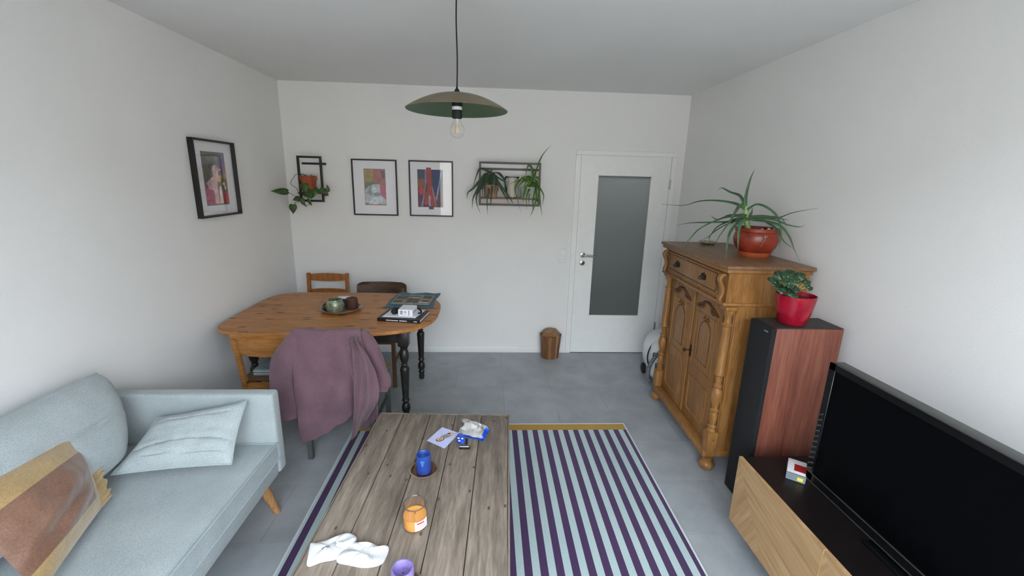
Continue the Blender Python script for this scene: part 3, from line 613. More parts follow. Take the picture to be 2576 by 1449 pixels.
for k in range(96):
    a = 2*PI*k/96; c_, s_ = math.cos(a), math.sin(a); e = 2/(3.0 if c_ > 0 else EXL)
    E.append((cx+(ha+0.002)*abs(c_)**e*(1 if c_ > 0 else -1), cy+(hb+0.002)*abs(s_)**e*(1 if s_ > 0 else -1), 0.736))
sweep(b, E, 0.012, 0.007, 8, closed=True, side=(0, 0, 1)); obj('rounded_edge', b, 'pine', t0, True)
LGX, LGY = (0.335, 1.36), (-1.355, -0.625)
b = NB()
box(b, (0.25, LGY[0]-0.012, 0.625), (LGX[1], LGY[0]+0.012, 0.724)); box(b, (0.195, LGY[1]-0.012, 0.625), (LGX[1], LGY[1]+0.012, 0.724))
box(b, (0.25, LGY[0], 0.625), (0.274, LGY[1], 0.724)); box(b, (LGX[1]-0.012, LGY[0], 0.625), (LGX[1]+0.012, LGY[1], 0.724))
obj('apron', b, 'tblack', t0, True)
for x0_ in LGX:
    for y in LGY:
        x = 0.195 if (x0_ < 1 and y > -1) else x0_
        b = NB(); box(b, (x-0.037, y-0.037, 0.60), (x+0.037, y+0.037, 0.724), 0.01, 2)
        lathe(b, [(0.012, 0), (0.020, 0.004), (0.024, 0.03), (0.019, 0.05), (0.026, 0.062), (0.026, 0.078), (0.018, 0.09), (0.029, 0.105), (0.031, 0.13), (0.026, 0.155), (0.017, 0.165), (0.022, 0.175), (0.028, 0.185), (0.022, 0.20), (0.024, 0.24), (0.031, 0.40), (0.033, 0.425), (0.028, 0.44), (0.018, 0.448), (0.024, 0.458), (0.018, 0.468), (0.03, 0.50), (0.033, 0.53), (0.026, 0.565), (0.019, 0.575), (0.026, 0.582), (0.026, 0.59), (0.033, 0.60)], (x, y, 0), 24)
        obj('leg', b, 'tblack', t0, True)

# ---------------------------------------------------------------- chairs
def bar(bm, a, c, w, d, mi=0):
    sweep(bm, [a, c], w, d, 4, mi=mi)
def post(a, c, w, d):
    """rectangular bar between a and c; w along x, d along y"""
    bm = NB(); a = Vector(a); c = Vector(c)
    va = [a+Vector((sx*w, sy*d, 0)) for sx, sy in ((-1, -1), (1, -1), (1, 1), (-1, 1))]; vc = [c+Vector((sx*w, sy*d, 0)) for sx, sy in ((-1, -1), (1, -1), (1, 1), (-1, 1))]
    A = [bm.verts.new(v) for v in va]; C = [bm.verts.new(v) for v in vc]
    bm.faces.new(A[::-1]); bm.faces.new(C)
    for k in range(4): bm.faces.new((A[k], A[(k+1) % 4], C[(k+1) % 4], C[k]))
    bmesh.ops.bevel(bm, geom=bm.edges[:], offset=0.004, segments=2, affect='EDGES'); return bm
def curved_board(xc, w, z0, z1, yf, bow, th=0.012, r=0.05, lean=0.0, top_bow=0.0):
    """bent plywood back: w half width; corners rounded by r; y = yf(z)+bow*x^2"""
    def f(u, v):
        x = (u-0.5)*2; z = z0+(z1-z0)*v; h = (z1-z0)
        e = max(0, abs(v-0.5)*h-(h/2-r)); ww = w-(r-math.sqrt(max(0, r*r-e*e)))
        return (xc+x*ww, yf(z)+bow*x*x, z+top_bow*(1-x*x)*(v-0.5)*2)
    bm = NB(); sheet(bm, f, 18, 10, th); return bm
def chair(label, xc, yb, yf_, wb, ztop, dirn, mats, style, zs=0.45, lean=0.07, group=None, legs='leg'):
    """yb: y of rear legs at floor; yf_: y of front legs; dirn is +1 when seat extends to +y from the back"""
    r = thing('dining_chair', label, 'chair', (xc, (yb+yf_)/2, 0)); sg = -1 if yf_ > yb else 1
    fw = wb-0.02
    for s in (-1, 1):
        z_r = 0.0085 if (xc+s*fw > 1.0 and yb < -1.38) else 0.0
        obj('rear_post', post((xc+s*fw, yb+sg*0.01, z_r), (xc+s*fw, yb, zs), 0.016, 0.016), mats['leg'], r, True)
        zt = ztop if style == 'ladder' else ztop-0.05
        obj('back_post', post((xc+s*fw, yb, zs-0.02), (xc+s*(wb-0.02), yb+sg*lean, zt), 0.016, 0.014), mats['post'], r, True)
        obj('leg', post((xc+s*(fw), yf_, 0), (xc+s*fw, yf_, zs-0.01), 0.016, 0.016), mats['leg'], r, True)
    b = NB(); y0, y1 = sorted((yb-sg*0.0, yf_+(-sg)*0.02)); box(b, (xc-wb-0.01, y0+0.012, zs-0.012), (xc+wb+0.01, y1, zs+0.012), 0.01, 2); obj('seat', b, mats['seat'], r, True)
    b = NB(); 
    for s in (-1, 1): box(b, (xc+s*fw-0.01, min(yb, yf_), zs-0.06), (xc+s*fw+0.01, max(yb, yf_), zs-0.012))
    box(b, (xc-fw, yf_-0.01, zs-0.06), (xc+fw, yf_+0.01, zs-0.012)); box(b, (xc-fw, yb-0.01, zs-0.06), (xc+fw, yb+0.01, zs-0.012)); obj('seat_rail', b, mats['leg'], r, True)
    b = NB(); 
    for s in (-1, 1): box(b, (xc+s*fw-0.008, min(yb, yf_), 0.2), (xc+s*fw+0.008, max(yb, yf_), 0.225))
    obj('stretcher', b, mats['leg'], r, True)
    yfn = lambda z: yb+sg*lean*max(0, (z-zs))/(ztop-zs)
    if style == 'ladder':
        for z0, z1 in ((ztop-0.068, ztop-0.012), (ztop-0.20, ztop-0.155), (ztop-0.32, ztop-0.275)):
            obj('back_slat', curved_board(xc, wb-0.03, z0, z1, lambda z: yfn(z)+0.006, 0.0, 0.014, 0.004, top_bow=0.009), mats['back'], r, True)
    else:
        h = style; bow = -sg*0.03
        obj('backrest', curved_board(xc, wb+0.012, ztop-h, ztop, lambda z: yfn(z)+sg*(0.03), bow, 0.012, min(0.045, h/2.2)), mats['back'], r, True)
    return r
# far chairs: their backs stand by the wall, seats reach under the table (towards -y)
chair('orange pine ladder-back chair between table and back wall', 0.447, -0.22, -0.60, 0.195, 0.857, -1, dict(leg='chair_pine', post='chair_pine', seat='chair_pine', back='chair_pine'), 'ladder', lean=0.03)
chair('dark brown plywood-backed chair between table and back wall', 0.965, -0.34, -0.79, 0.215, 0.80, -1, dict(leg='chair_leg', post='chair_leg', seat='chair_dark', back='chair_dark'), 0.15, lean=0.05)
# near chairs
chair('honey plywood chair nearest the left wall with papers on its seat', 0.585, -1.60, -1.22, 0.205, 0.805, 1, dict(leg='chair_ply', post='chair_ply', seat='chair_leg', back='chair_ply'), 0.165, lean=0.06)
chair('rush-seated chair at the table carrying the mauve cardigan', 1.035, -1.755, -1.34, 0.215, 0.862, 1, dict(leg='greyfoot', post='chair_leg', seat='rush', back='chair_ply'), 0.16, lean=0.055, zs=0.45)

# papers and dark ball on the left near chair
s = thing('magazine_stack', 'pile of blue-grey magazines on the honey plywood chair seat', 'magazines', (0.55, -1.38, 0.463))
for k in range(5):
    b = NB(); o_ = random.uniform(-0.006, 0.006); box(b, (0.43+o_, -1.545+o_, 0.463+k*0.009), (0.72+o_, -1.27, 0.471+k*0.009), 0.001); obj('magazine', b, 'greymag' if k % 2 == 0 else 'whitepot', s, True)

# ---------------------------------------------------------------- cardigan
c0 = thing('cardigan', 'mauve knitted cardigan draped over the near chair back', 'cardigan', (1.03, -1.83, 0.86))
def body(u, v):
    """u across 0..1 (left..right), v 0 (behind the back) .. 1 (hem)"""
    over = 0.12
    xl = 0.84; xr = 1.215
    if v < over:
        q = v/over; x = xl+(xr-xl)*u; ang = PI*q
        z = 0.878+0.0+0.018*math.sin(ang)-(1-q)*0.10*(1 if q < 0.5 else 0); y = -1.80+0.045*math.cos(ang)
        return (x, y, z-0.008*math.sin(PI*u*1.0))
    q = (v-over)/(1-over)
    bot = 0.14+(0.215)*min(1, u/0.72) if u < 0.72 else 0.355-0.10*(u-0.72)/0.28*1.0-0.05*math.sin(PI*(u-0.72)/0.28)
    if u > 0.84: bot = 0.23+0.10*(u-0.84)/0.16
    x0 = 0.84-0.02*q-0.01*math.sin(q*5); wdt = (xr-xl)+0.10*math.sin(min(1, q*1.25)*PI/2)-0.02*q
    x = x0+wdt*u
    z = 0.876*(1-q)+bot*q
    fold = 0.012*math.sin(u*9+q*3)*q+0.006*math.sin(u*16-q*11)*math.sin(PI*q)+0.024*math.sin(u*23+2*q)*q*max(0, u-0.45)*1.8
    y = -1.845-0.02*math.sin(q*PI*0.8)-fold-0.010*max(0, noise.noise(Vector((u*7+q*5, q*9-u*3, 4.2))))*q-0.016*noise.noise(Vector((u*4, q*5, 1.7)))*2*q
    if abs(u-0.72) < 0.05: y += 0.03*q*(1-abs(u-0.72)/0.05)
    return (x+0.008*noise.noise(Vector((u*3, q*4, 9))), y, z+0.006*math.sin(u*30)*q)
b = NB(); sheet(b, body, 60, 44, 0.007); subd(obj('body', b, 'cardigan', c0, True), 1)
def sleeve(pts, wf, tf, cuff):
    P = smooth(pts, 8); bm = NB(); n = 18; N = len(P); rings = []
    for i, p_ in enumerate(P):
        d_ = (P[min(i+1, N-1)]-P[max(i-1, 0)]).normalized(); s_ = Vector((1, 0, 0)); s_ = (s_-d_*s_.dot(d_)).normalized(); u_ = d_.cross(s_); t = i/(N-1)
        ring = []
        for k in range(n):
            a = 2*PI*k/n; w1 = 1+0.10*math.sin(3*a+t*9)+0.08*noise.noise(Vector((a, t*6, 3)))
            ring.append(bm.verts.new(p_+s_*wf(t)*math.cos(a)*w1+u_*tf(t)*math.sin(a)*w1))
        rings.append(ring)
    for a, c in zip(rings, rings[1:]):
        for k in range(n): f = bm.faces.new((a[k], a[(k+1) % n], c[(k+1) % n], c[k])); f.smooth = True
    bm.faces.new(rings[0][::-1]); bm.faces.new(rings[-1]); return bm
cu = lambda t: 1.0 if t < 0.9 else 0.86
b = sleeve([(0.872, -1.815, 0.865), (0.825, -1.83, 0.80), (0.775, -1.84, 0.69), (0.752, -1.845, 0.55), (0.752, -1.845, 0.42), (0.762, -1.845, 0.325)], lambda t: (0.035+0.045*min(1, t*2.5))*(1-0.22*t)*cu(t), lambda t: 0.026*cu(t), 1)
obj('sleeve', b, 'cardigan', c0, True)
b = sleeve([(1.195, -1.80, 0.865), (1.235, -1.79, 0.80), (1.262, -1.775, 0.70), (1.29, -1.77, 0.60), (1.305, -1.77, 0.54), (1.29, -1.78, 0.48)], lambda t: (0.03+0.022*min(1, t*2.5))*cu(t), lambda t: 0.034*cu(t), 1)
obj('sleeve', b, 'cardigan', c0, True)
def flap(u, v):
    q = v; x = 1.175+0.025*math.sin(q*2)+u*(0.03+0.115*math.sin(min(1, q*1.3)*PI/2)-0.06*max(0, q-0.75)*3)
    z = 0.86*(1-q)+(0.20+0.16*u)*q
    return (x-0.06*q*(q > 0)*q, -1.895-0.018*math.sin(u*9+q*4)-0.01*q-0.01*noise.noise(Vector((u*5, q*7, 2))), z)
b = NB(); sheet(b, flap, 22, 34, 0.007); subd(obj('front_panel', b, 'cardigan', c0, True), 1)
b = NB(); box(b, (1.262, -1.835, 0.455), (1.285, -1.832, 0.50), 0.001); obj('care_label', b, 'paper', c0, True)

# ---------------------------------------------------------------- things on the dining table
ZT = 0.7505
s = thing('round_tray', 'round worn tin tray holding candles on the dining table', 'tray', (0.835, -1.02, ZT))
b = NB(); lathe(b, [(0.0, 0.0), (0.10, 0.0), (0.125, 0.006), (0.145, 0.02), (0.147, 0.024), (0.142, 0.024), (0.122, 0.010), (0.10, 0.004), (0.0, 0.004)], (0.835, -1.02, ZT), 40, cap=False)
obj('dish', b, 'plate', s, True)
b = NB(); lathe(b, [(0.142, 0.020), (0.149, 0.020), (0.150, 0.026), (0.143, 0.027)], (0.835, -1.02, ZT), 40, cap=False); obj('rim', b, 'steel', s, True)
s = thing('glass_candle_holder', 'mottled green glass candle holder at the front of tray', 'candle holder', (0.806, -1.06, ZT+0.005))
b = NB(); lathe(b, [(0.045, 0), (0.060, 0.008), (0.066, 0.03), (0.064, 0.065), (0.052, 0.085), (0.050, 0.092), (0.046, 0.092), (0.048, 0.08), (0.056, 0.06)], (0.806, -1.06, ZT+0.005), 32, cap=False)
lathe(b, [(0.0, 0.003), (0.05, 0.003)], (0.806, -1.06, ZT+0.005), 32, cap=False); obj('body', b, 'mercury', s, True)
b = NB(); lathe(b, [(0.03, 0.004), (0.03, 0.05), (0.0, 0.05)], (0.806, -1.06, ZT+0.005), 20); obj('tealight', b, 'blueprint', s, True)
b = NB(); lathe(b, [(0.040, 0), (0.043, 0.004), (0.043, 0.078), (0.038, 0.084), (0.03, 0.080), (0, 0.078)], (0.905, -0.985, ZT+0.005), 28)
tag(obj('pillar_candle', b, 'browncandle'), 'dark brown pillar candle on the round tray', 'candle')
b = NB(); lathe(b, [(0.022, 0), (0.03, 0.012), (0.026, 0.026), (0.012, 0.034)], (0.722, -1.00, ZT+0.0165), 7); lathe(b, [(0.015, 0), (0.022, 0.012), (0.01, 0.024)], (0.737, -1.055, ZT+0.0165), 7)
tag(obj('dark_cone', b, 'tblack'), 'small dark cone lying at the left of tray', 'decoration')
s = thing('matchbox', 'white-topped matchbox standing at back of the tray', 'matchbox', (0.82, -0.93, ZT+0.006))
b = NB(); box(b, (0.785, -0.955, ZT+0.011), (0.875, -0.905, ZT+0.072), 0.002); obj('box_body', b, 'blueprint', s, True)
b = NB(); box(b, (0.784, -0.956, ZT+0.072), (0.876, -0.904, ZT+0.080), 0.002); obj('lid', b, 'paper', s, True)
# teal felt mat and newspaper
def matf(u, v):
    x = 1.125+0.03*v; x = x+u*(0.375-0.01*v)
    return (x+0.006*math.sin(v*9), -0.955+0.46*v+0.012*math.sin(u*14)*(1 if v > 0.9 or v < 0.1 else 0), ZT+0.004+0.006*max(0, math.sin(u*11))*max(0, v-0.75)*4)
b = NB(); sheet(b, matf, 30, 20, 0.003); tag(obj('felt_mat', b, 'teal'), 'teal cloth mat under the newspaper on the dining table', 'mat')
n0 = thing('newspaper', 'folded newspaper lying on the teal mat', 'newspaper', (1.33, -0.76, ZT+0.012)); n0.rotation_euler = (0, 0, -0.06)
b = NB()
for k in range(4): box(b, (-0.155+0.002*k, -0.13-0.002*k, k*0.003), (0.155, 0.125, k*0.003+0.0025), 0.0005)
obj('folded_pages', b, 'news', n0)
b = NB()
for lo, hi in (((-0.14, -0.02), (-0.05, 0.11)), ((-0.04, 0.05), (0.05, 0.09)), ((0.07, 0.02), (0.14, 0.10)), ((-0.04, -0.11), (0.06, 0.02)), ((0.08, -0.08), (0.14, -0.03)), ((-0.14, -0.11), (-0.07, -0.05))): box(b, (lo[0], lo[1], 0.0116), (hi[0], hi[1], 0.0121))
obj('printed_photo', b, 'newsdark', n0)
b = NB(); box(b, (-0.02, 0.035, 0.0117), (0.045, 0.048, 0.0122)); box(b, (0.06, -0.10, 0.0117), (0.14, -0.09, 0.0122)); obj('printed_headline', b, 'paper', n0)
b0 = thing('black_book', 'black book at the bottom of pile on table right end', 'book', (1.335, -1.17, ZT), 0); b0.rotation_euler = (0, 0, -0.16)
b = NB(); box(b, (-0.155, -0.125, 0), (0.155, 0.115, 0.003), 0.0005); box(b, (-0.155, -0.125, 0.019), (0.155, 0.115, 0.022), 0.0005); box(b, (-0.155, -0.125, 0), (0.155, -0.121, 0.022)); obj('cover', b, 'bookblack', b0)
b = NB(); box(b, (-0.151, -0.121, 0.003), (0.151, 0.111, 0.019)); obj('page_block', b, 'paper', b0)
b = NB(); x = -0.09
while x < 0.06:
    wd = random.uniform(0.003, 0.008)
    if not -0.01 < x < 0.0: box(b, (x, -0.1256, 0.007), (x+wd, -0.1249, 0.014))
    x += wd+0.002
box(b, (0.11, -0.1256, 0.008), (0.135, -0.1249, 0.012)); obj('spine_lettering', b, 'paper', b0)
b = NB()
for k in range(3): prism(b, [Vector((1.19+0.01*k, -1.245, ZT+0.0235+k*0.002)), Vector((1.43, -1.27+0.01*k, ZT+0.0235+k*0.002)), Vector((1.475-0.01*k, -1.08, ZT+0.0235+k*0.002)), Vector((1.225, -1.045, ZT+0.0235+k*0.002))], 0.0014, 0)
tag(obj('loose_papers', b, 'paper'), 'loose white papers on top of the black book', 'papers')
s = thing('white_carton', 'small white cardboard box on the papers', 'box', (1.365, -1.20, ZT+0.0305)); s.rotation_euler = (0, 0, -0.10)
b = NB(); box(b, (-0.052, -0.062, 0), (0.052, 0.062, 0.052), 0.002); obj('carton', b, 'paper', s)
b = NB()
for k in range(5): box(b, (-0.038, -0.0626, 0.018+k*0.0055), (-0.018, -0.062, 0.021+k*0.0055))
for k in range(6): box(b, (0.022, -0.0626, 0.012+k*0.006), (0.029, -0.062, 0.0155+k*0.006))
lathe(b, [(0.004, 0), (0.007, 0), (0.007, 0.0005), (0.004, 0.0005)], (0.0, -0.0622, 0.034), 14, axis=(0, -1, 0), cap=False); box(b, (-0.003, -0.0626, 0.014), (0.001, -0.062, 0.018))
for k in range(5): box(b, (0.052, -0.045+k*0.018, 0.022), (0.0526, -0.034+k*0.018, 0.030))
obj('printed_marks', b, 'blackmat', s)
b = NB(); 
def cl(u, v):
    a = u*2*PI; r = 0.05*(0.7+0.3*math.sin(3*a)*0.5); return (1.268+0.9*r*math.cos(a)*math.sin(PI*(0.08+0.42*v))*1.0, -1.165+1.1*r*math.sin(a)*math.sin(PI*(0.08+0.42*v)), ZT+0.0305+0.035*math.cos(PI*(0.0+0.5*v))+0.006*math.sin(4*a)*math.sin(PI*v))
sheet(b, cl, 20, 8, 0)
bmesh.ops.remove_doubles(b, verts=b.verts, dist=0.0005)
sweep(b, smooth([(1.30, -1.14, ZT+0.045), (1.36, -1.10, ZT+0.06), (1.43, -1.12, ZT+0.05), (1.455, -1.16, ZT+0.034), (1.44, -1.19, ZT+0.034)], 5), 0.007, 0.006, 8)
tag(obj('black_pouch', b, 'blackmat'), 'black crumpled pouch with strap behind the white box', 'pouch')

# ---------------------------------------------------------------- rug
b = NB(); RX0, RX1, RY0, RY1 = 1.003, 2.960, -4.35, -1.385; zt = 0.007
xs = [(RX0, RX0+0.010, 3)]; x = RX0+0.010; dark = 1.0245
st = []
k = 0
while True:
    a = 1.0245+0.0732*k; e = a+0.037
    if a > RX1-0.012: break
    st.append((a, min(e, RX1-0.010))); k += 1
cur = RX0+0.010; seq = []
for a, e in st:
    if a > cur: seq.append((cur, a, 0))
    seq.append((a, e, 1)); cur = e
if cur < RX1-0.010: seq.append((cur, RX1-0.010, 0))
for a, e, mi in seq: box(b, (a, RY0, 0), (e, RY1-0.086, zt), mi=mi)
box(b, (RX0+0.010, RY1-0.086, 0), (RX1-0.010, RY1-0.010, zt), mi=2)
bmesh.ops.remove_doubles(b, verts=b.verts, dist=0.0001)
r0 = thing('striped_rug', 'plum and pale aqua striped rug with mustard end band', 'rug', (1.98, -3.0, 0.0005))
obj('pile', b, ['rug_white', 'rug_plum', 'rug_gold'], r0, True)
b = NB(); box(b, (RX0, RY0, 0), (RX0+0.010, RY1, zt+0.001)); box(b, (RX1-0.010, RY0, 0), (RX1, RY1, zt+0.001)); box(b, (RX0+0.010, RY1-0.010, 0), (RX1-0.010, RY1, zt+0.001)); obj('bound_edge', b, 'rug_edge', r0, True)

# ---------------------------------------------------------------- coffee table (local: origin at far-left top corner on the floor)
CZ = 0.45; RT = -0.042
ct = thing('coffee_table', 'weathered plank coffee table standing on the striped rug', 'coffee table', (1.351, -1.997, 0.0075), RT)
CH = CZ-0.0075; cuts = [0, 0.128, 0.277, 0.418, 0.562, 0.711]
for k in range(5):
    b = NB(); box(b, (cuts[k]+0.0015, -1.30, CH-0.035), (cuts[k+1]-0.0015, -0.002, CH+(0.0 if k % 2 else -0.0012)), 0.003, 2); obj('plank', b, 'weathered', ct)
b = NB(); box(b, (0.0, 0.0, CH-0.04), (0.711, 0.008, CH-0.001), 0.004, 2); box(b, (0.711, -1.30, CH-0.04), (0.720, 0.008, CH-0.002), 0.004, 2); box(b, (-0.008, -1.30, CH-0.04), (0.0, 0.008, CH-0.002), 0.004, 2); obj('edge_band', b, 'weathered', ct)
b = NB(); box(b, (0.04, -0.06, CH-0.12), (0.67, -0.035, CH-0.035)); box(b, (0.04, -1.26, CH-0.12), (0.67, -1.235, CH-0.035)); box(b, (0.04, -1.26, CH-0.12), (0.065, -0.035, CH-0.035)); box(b, (0.645, -1.26, CH-0.12), (0.67, -0.035, CH-0.035)); obj('apron', b, 'weathered', ct)
for x in (0.03, 0.615):
    for y in (-0.095, -1.27):
        b = NB(); box(b, (x, y, 0), (x+0.065, y+0.065, CH-0.035), 0.004); obj('leg', b, 'weathered', ct)

# candles and clutter on it
ZC = CZ+0.0005
def dish(name, label, c, r, mt='glass_tint'):
    b = NB(); lathe(b, [(0.0, 0.0), (r*0.8, 0.0), (r, 0.010), (r+0.001, 0.013), (r-0.003, 0.013), (r*0.78, 0.004), (0.0, 0.004)], (c[0], c[1], ZC), 40, cap=False)
    lathe(b, [(r-0.004, 0.0125), (r+0.0015, 0.0125), (r+0.0015, 0.0155), (r-0.004, 0.0155)], (c[0], c[1], ZC), 40, mi=1, cap=False)
    tag(obj(name, b, [mt, 'plate']), label, 'dish')
dish('glass_saucer', 'brown glass saucer under the blue candle', (1.662, -2.512), 0.062)
dish('glass_saucer', 'glass saucer under the lilac candle at the table front', (1.685, -3.10), 0.062)
def hollow_candle(label, c, r, h, mat, pool, drip=True, wick=True):
    o = thing('pillar_candle', label, 'candle', (c[0], c[1], ZC+0.0045))
    b = NB(); n = 36; rings = []
    prof = [(0.0, 0), (r*0.94, 0), (r, 0.006), (r, h*0.5), (r*0.99, h*0.9), (r*0.93, h), (r*0.82, h), (r*0.70, h*0.9), (r*0.60, h*0.74), (0.0, h*0.70)]
    for i, (rr, z) in enumerate(prof[1:-1]):
        ring = []
        for k in range(n):
            a = 2*PI*k/n; w1 = 1+0.03*noise.noise(Vector((math.cos(a)*2, math.sin(a)*2, z*30)));
            zz = z+(0.004*noise.noise(Vector((math.cos(a)*1.5, math.sin(a)*1.5, 5))) if z > h*0.8 else 0)
            ring.append(b.verts.new((c[0]+rr*w1*math.cos(a), c[1]+rr*w1*math.sin(a), ZC+0.0045+zz)))
        rings.append(ring)
    for a_, b_ in zip(rings, rings[1:]):
        for k in range(n): f = b.faces.new((a_[k], a_[(k+1) % n], b_[(k+1) % n], b_[k])); f.smooth = True
    b.faces.new(rings[0][::-1]); b.faces.new(rings[-1])
    obj('wax_body', b, mat, o, True)
    b = NB(); lathe(b, [(r*0.61, 0), (0.0, 0.001)], (c[0], c[1], ZC+0.0045+h*0.76), 24, cap=False); obj('wax_pool', b, pool, o, True)
    b = NB(); sweep(b, [(c[0], c[1], ZC+h*0.74), (c[0]+0.002, c[1], ZC+h*0.86)], 0.0015, None, 6); obj('wick', b, 'char', o, True)
    return o
o = hollow_candle('blue hollowed pillar candle on the coffee table', (1.662, -2.512), 0.033, 0.088, 'bluewax', 'bluepool')
b = NB(); prism(b, [(1.652, -2.5455, ZC+0.078), (1.672, -2.5455, ZC+0.078), (1.662, -2.5462, ZC+0.045)], 0.0022, 0, (0, -1, 0)); obj('wax_drip', b, 'bluepool', o, True)
hollow_candle('lilac hollowed pillar candle at the coffee table front', (1.683, -3.105), 0.036, 0.092, 'purplewax', 'purplewax')
o = thing('candle_jar', 'orange candle in an open glass jar with white label', 'candle jar', (1.675, -2.83, ZC))
b = NB(); C_ = (1.675, -2.825, ZC)
lathe(b, [(0.0, 0.0), (0.040, 0.0), (0.046, 0.006), (0.047, 0.05), (0.046, 0.062), (0.040, 0.076), (0.040, 0.094), (0.0425, 0.096), (0.0425, 0.100), (0.039, 0.100), (0.0375, 0.095), (0.0375, 0.076), (0.0435, 0.060), (0.0445, 0.05), (0.0437, 0.008), (0.0, 0.004)], C_, 40, cap=False); obj('glass_jar', b, 'jarglass', o, True)
b = NB(); lathe(b, [(0.0395, 0.0965), (0.0428, 0.0965), (0.0430, 0.0995), (0.0395, 0.1000)], C_, 40, cap=False); obj('jar_rim', b, 'rimglass', o, True)
b = NB(); lathe(b, [(0.0, 0.0045), (0.042, 0.0065), (0.0432, 0.01), (0.0439, 0.05), (0.0, 0.051)], C_, 36, cap=False); obj('wax', b, 'orangewax', o, True)
b = NB(); sweep(b, [(C_[0], C_[1], ZC+0.05), (C_[0]+0.001, C_[1], ZC+0.062)], 0.0012, None, 6); obj('wick', b, 'char', o, True)
def lab(u, v):
    a = -PI/2+0.15+1.15*u; return (C_[0]+0.0476*math.cos(a), C_[1]+0.0476*math.sin(a), ZC+0.014+0.038*v)
b = NB(); sheet(b, lab, 10, 4, 0.0004); obj('paper_label', b, 'paper', o, True)
def lab2(u, v):
    a = -PI/2+0.30+0.62*u; return (C_[0]+0.0484*math.cos(a), C_[1]+0.0484*math.sin(a), ZC+0.041+0.006*v)
b = NB(); sheet(b, lab2, 8, 1, 0.0003)
for q in range(3):
    def lab3(u, v, q=q):
        a = -PI/2+0.32+0.7*u; return (C_[0]+0.0484*math.cos(a), C_[1]+0.0484*math.sin(a), ZC+0.034-q*0.006+0.002*v)
    nf = len(b.faces); sheet(b, lab3, 6, 1, 0.0003); b.faces.ensure_lookup_table()
    for f in b.faces[nf:]: f.material_index = 1
obj('label_print', b, ['label_red', 'greyprint'], o, True)
# postcard
o = thing('postcard', 'pale lilac picture card beside the silver foil bag', 'card', (1.717, -2.238, ZC))
b = NB(); prism(b, [(1.642, -2.271, ZC), (1.737, -2.339, ZC), (1.800, -2.205, ZC), (1.705, -2.148, ZC)], 0.0008); obj('card', b, 'lilacpaper', o, True)
b = NB()
def blob(cx_, cy_, a, c, z, mi, rot=0, n=14): prism(b, [(cx_+a*math.cos(2*PI*k/n)*math.cos(rot)-c*math.sin(2*PI*k/n)*math.sin(rot), cy_+a*math.cos(2*PI*k/n)*math.sin(rot)+c*math.sin(2*PI*k/n)*math.cos(rot), ZC+0.0009+z) for k in range(n)], 0.0002, mi)
blob(1.735, -2.232, 0.035, 0.017, 0, 1, 0.6); blob(1.757, -2.212, 0.018, 0.012, .0002, 2, 0.4); blob(1.748, -2.21, 0.009, 0.007, .0004, 0)
blob(1.707, -2.262, 0.023, 0.017, .0004, 0, 0.5); blob(1.707, -2.259, 0.018, 0.013, .0006, 2, 0.5); blob(1.702, -2.260, 0.004, 0.003, .0008, 0); blob(1.712, -2.255, 0.004, 0.003, .0008, 0); blob(1.709, -2.265, 0.006, 0.002, .0008, 0, 0.5)
obj('printed_picture', b, ['brown_print', 'greyprint', 'skin_print'], o, True)
# foil bag
o = thing('foil_bag', 'crumpled silver foil snack bag with blue edges', 'snack bag', (1.872, -2.155, ZC))
FC = [Vector((1.795, -2.215, 0)), Vector((1.925, -2.268, 0)), Vector((1.958, -2.175, 0)), Vector((1.800, -2.072, 0))]
def foil(u, v):
    p_ = (FC[0]*(1-u)+FC[1]*u)*(1-v)+(FC[3]*(1-u)+FC[2]*u)*v
    e = min(u, 1-u, v, 1-v); n1 = noise.noise(Vector((u*3.5, v*3.5, 1)))*0.7+noise.noise(Vector((u*7, v*6, 4)))*0.3
    return (p_.x+0.008*noise.noise(Vector((u*4, v*4, 9))), p_.y+0.008*noise.noise(Vector((u*4, v*4, 19))), ZC+0.006+0.030*min(1, e*5)**0.6*(0.8+n1*1.6))
b = NB(); sheet(b, foil, 13, 10, 0, mif=lambda u, v: 1 if (u > 0.9 and v < 0.85) else 0)
bmesh.ops.triangulate(b, faces=b.faces)
for f in b.faces: f.smooth = False
b2 = NB(); sheet(b2, lambda u, v: (lambda p_: (p_.x, p_.y, ZC+0.001+0.004*math.sin(6*u)**2))((FC[0]*(1-u)+FC[1]*u)*(1-v)+(FC[3]*(1-u)+FC[2]*u)*v+Vector((0, -0.012*(1-v), 0))), 12, 8, 0.001)
obj('foil_body', b, ['foil', 'bluefoil'], o, True); obj('blue_underside', b2, 'bluefoil', o, True)
# blue wrapper and dark lighter
def wrap(u, v):
    a = u*2*PI; r = 0.026*math.sin(PI*v)**0.6*(1+0.25*math.sin(3*a+4*v))+0.001
    return (1.815+0.006*math.cos(v*5)+0.75*r*math.cos(a), -2.325+0.085*v+0.3*r*math.sin(a)*0, ZC+0.018+0.62*r*math.sin(a))
b = NB(); sheet(b, wrap, 16, 12, 0); bmesh.ops.remove_doubles(b, verts=b.verts, dist=0.0004)
o = thing('blue_wrapper', 'small twisted blue wrapper below the foil bag', 'wrapper', (1.815, -2.29, ZC)); obj('film', b, 'bluefoil', o, True)
b = NB(); blobz = [(1.803, -2.300, ZC+0.0325), (1.822, -2.305, ZC+0.033), (1.808, -2.318, ZC+0.0295)]
for q in blobz: lathe(b, [(0.0, 0.003), (0.005, 0.0015), (0.006, 0.0)], q, 10, cap=False)
obj('white_print', b, 'paper', o, True)
b = NB(); box(b, (1.808, -2.348, ZC), (1.862, -2.330, ZC+0.011), 0.004, 2); box(b, (1.811, -2.3425, ZC+0.011), (1.857, -2.338, ZC+0.0122), mi=1); tag(obj('lighter', b, ['blackgloss', 'paper']), 'tiny black lighter with white print in front of blue wrapper', 'lighter')
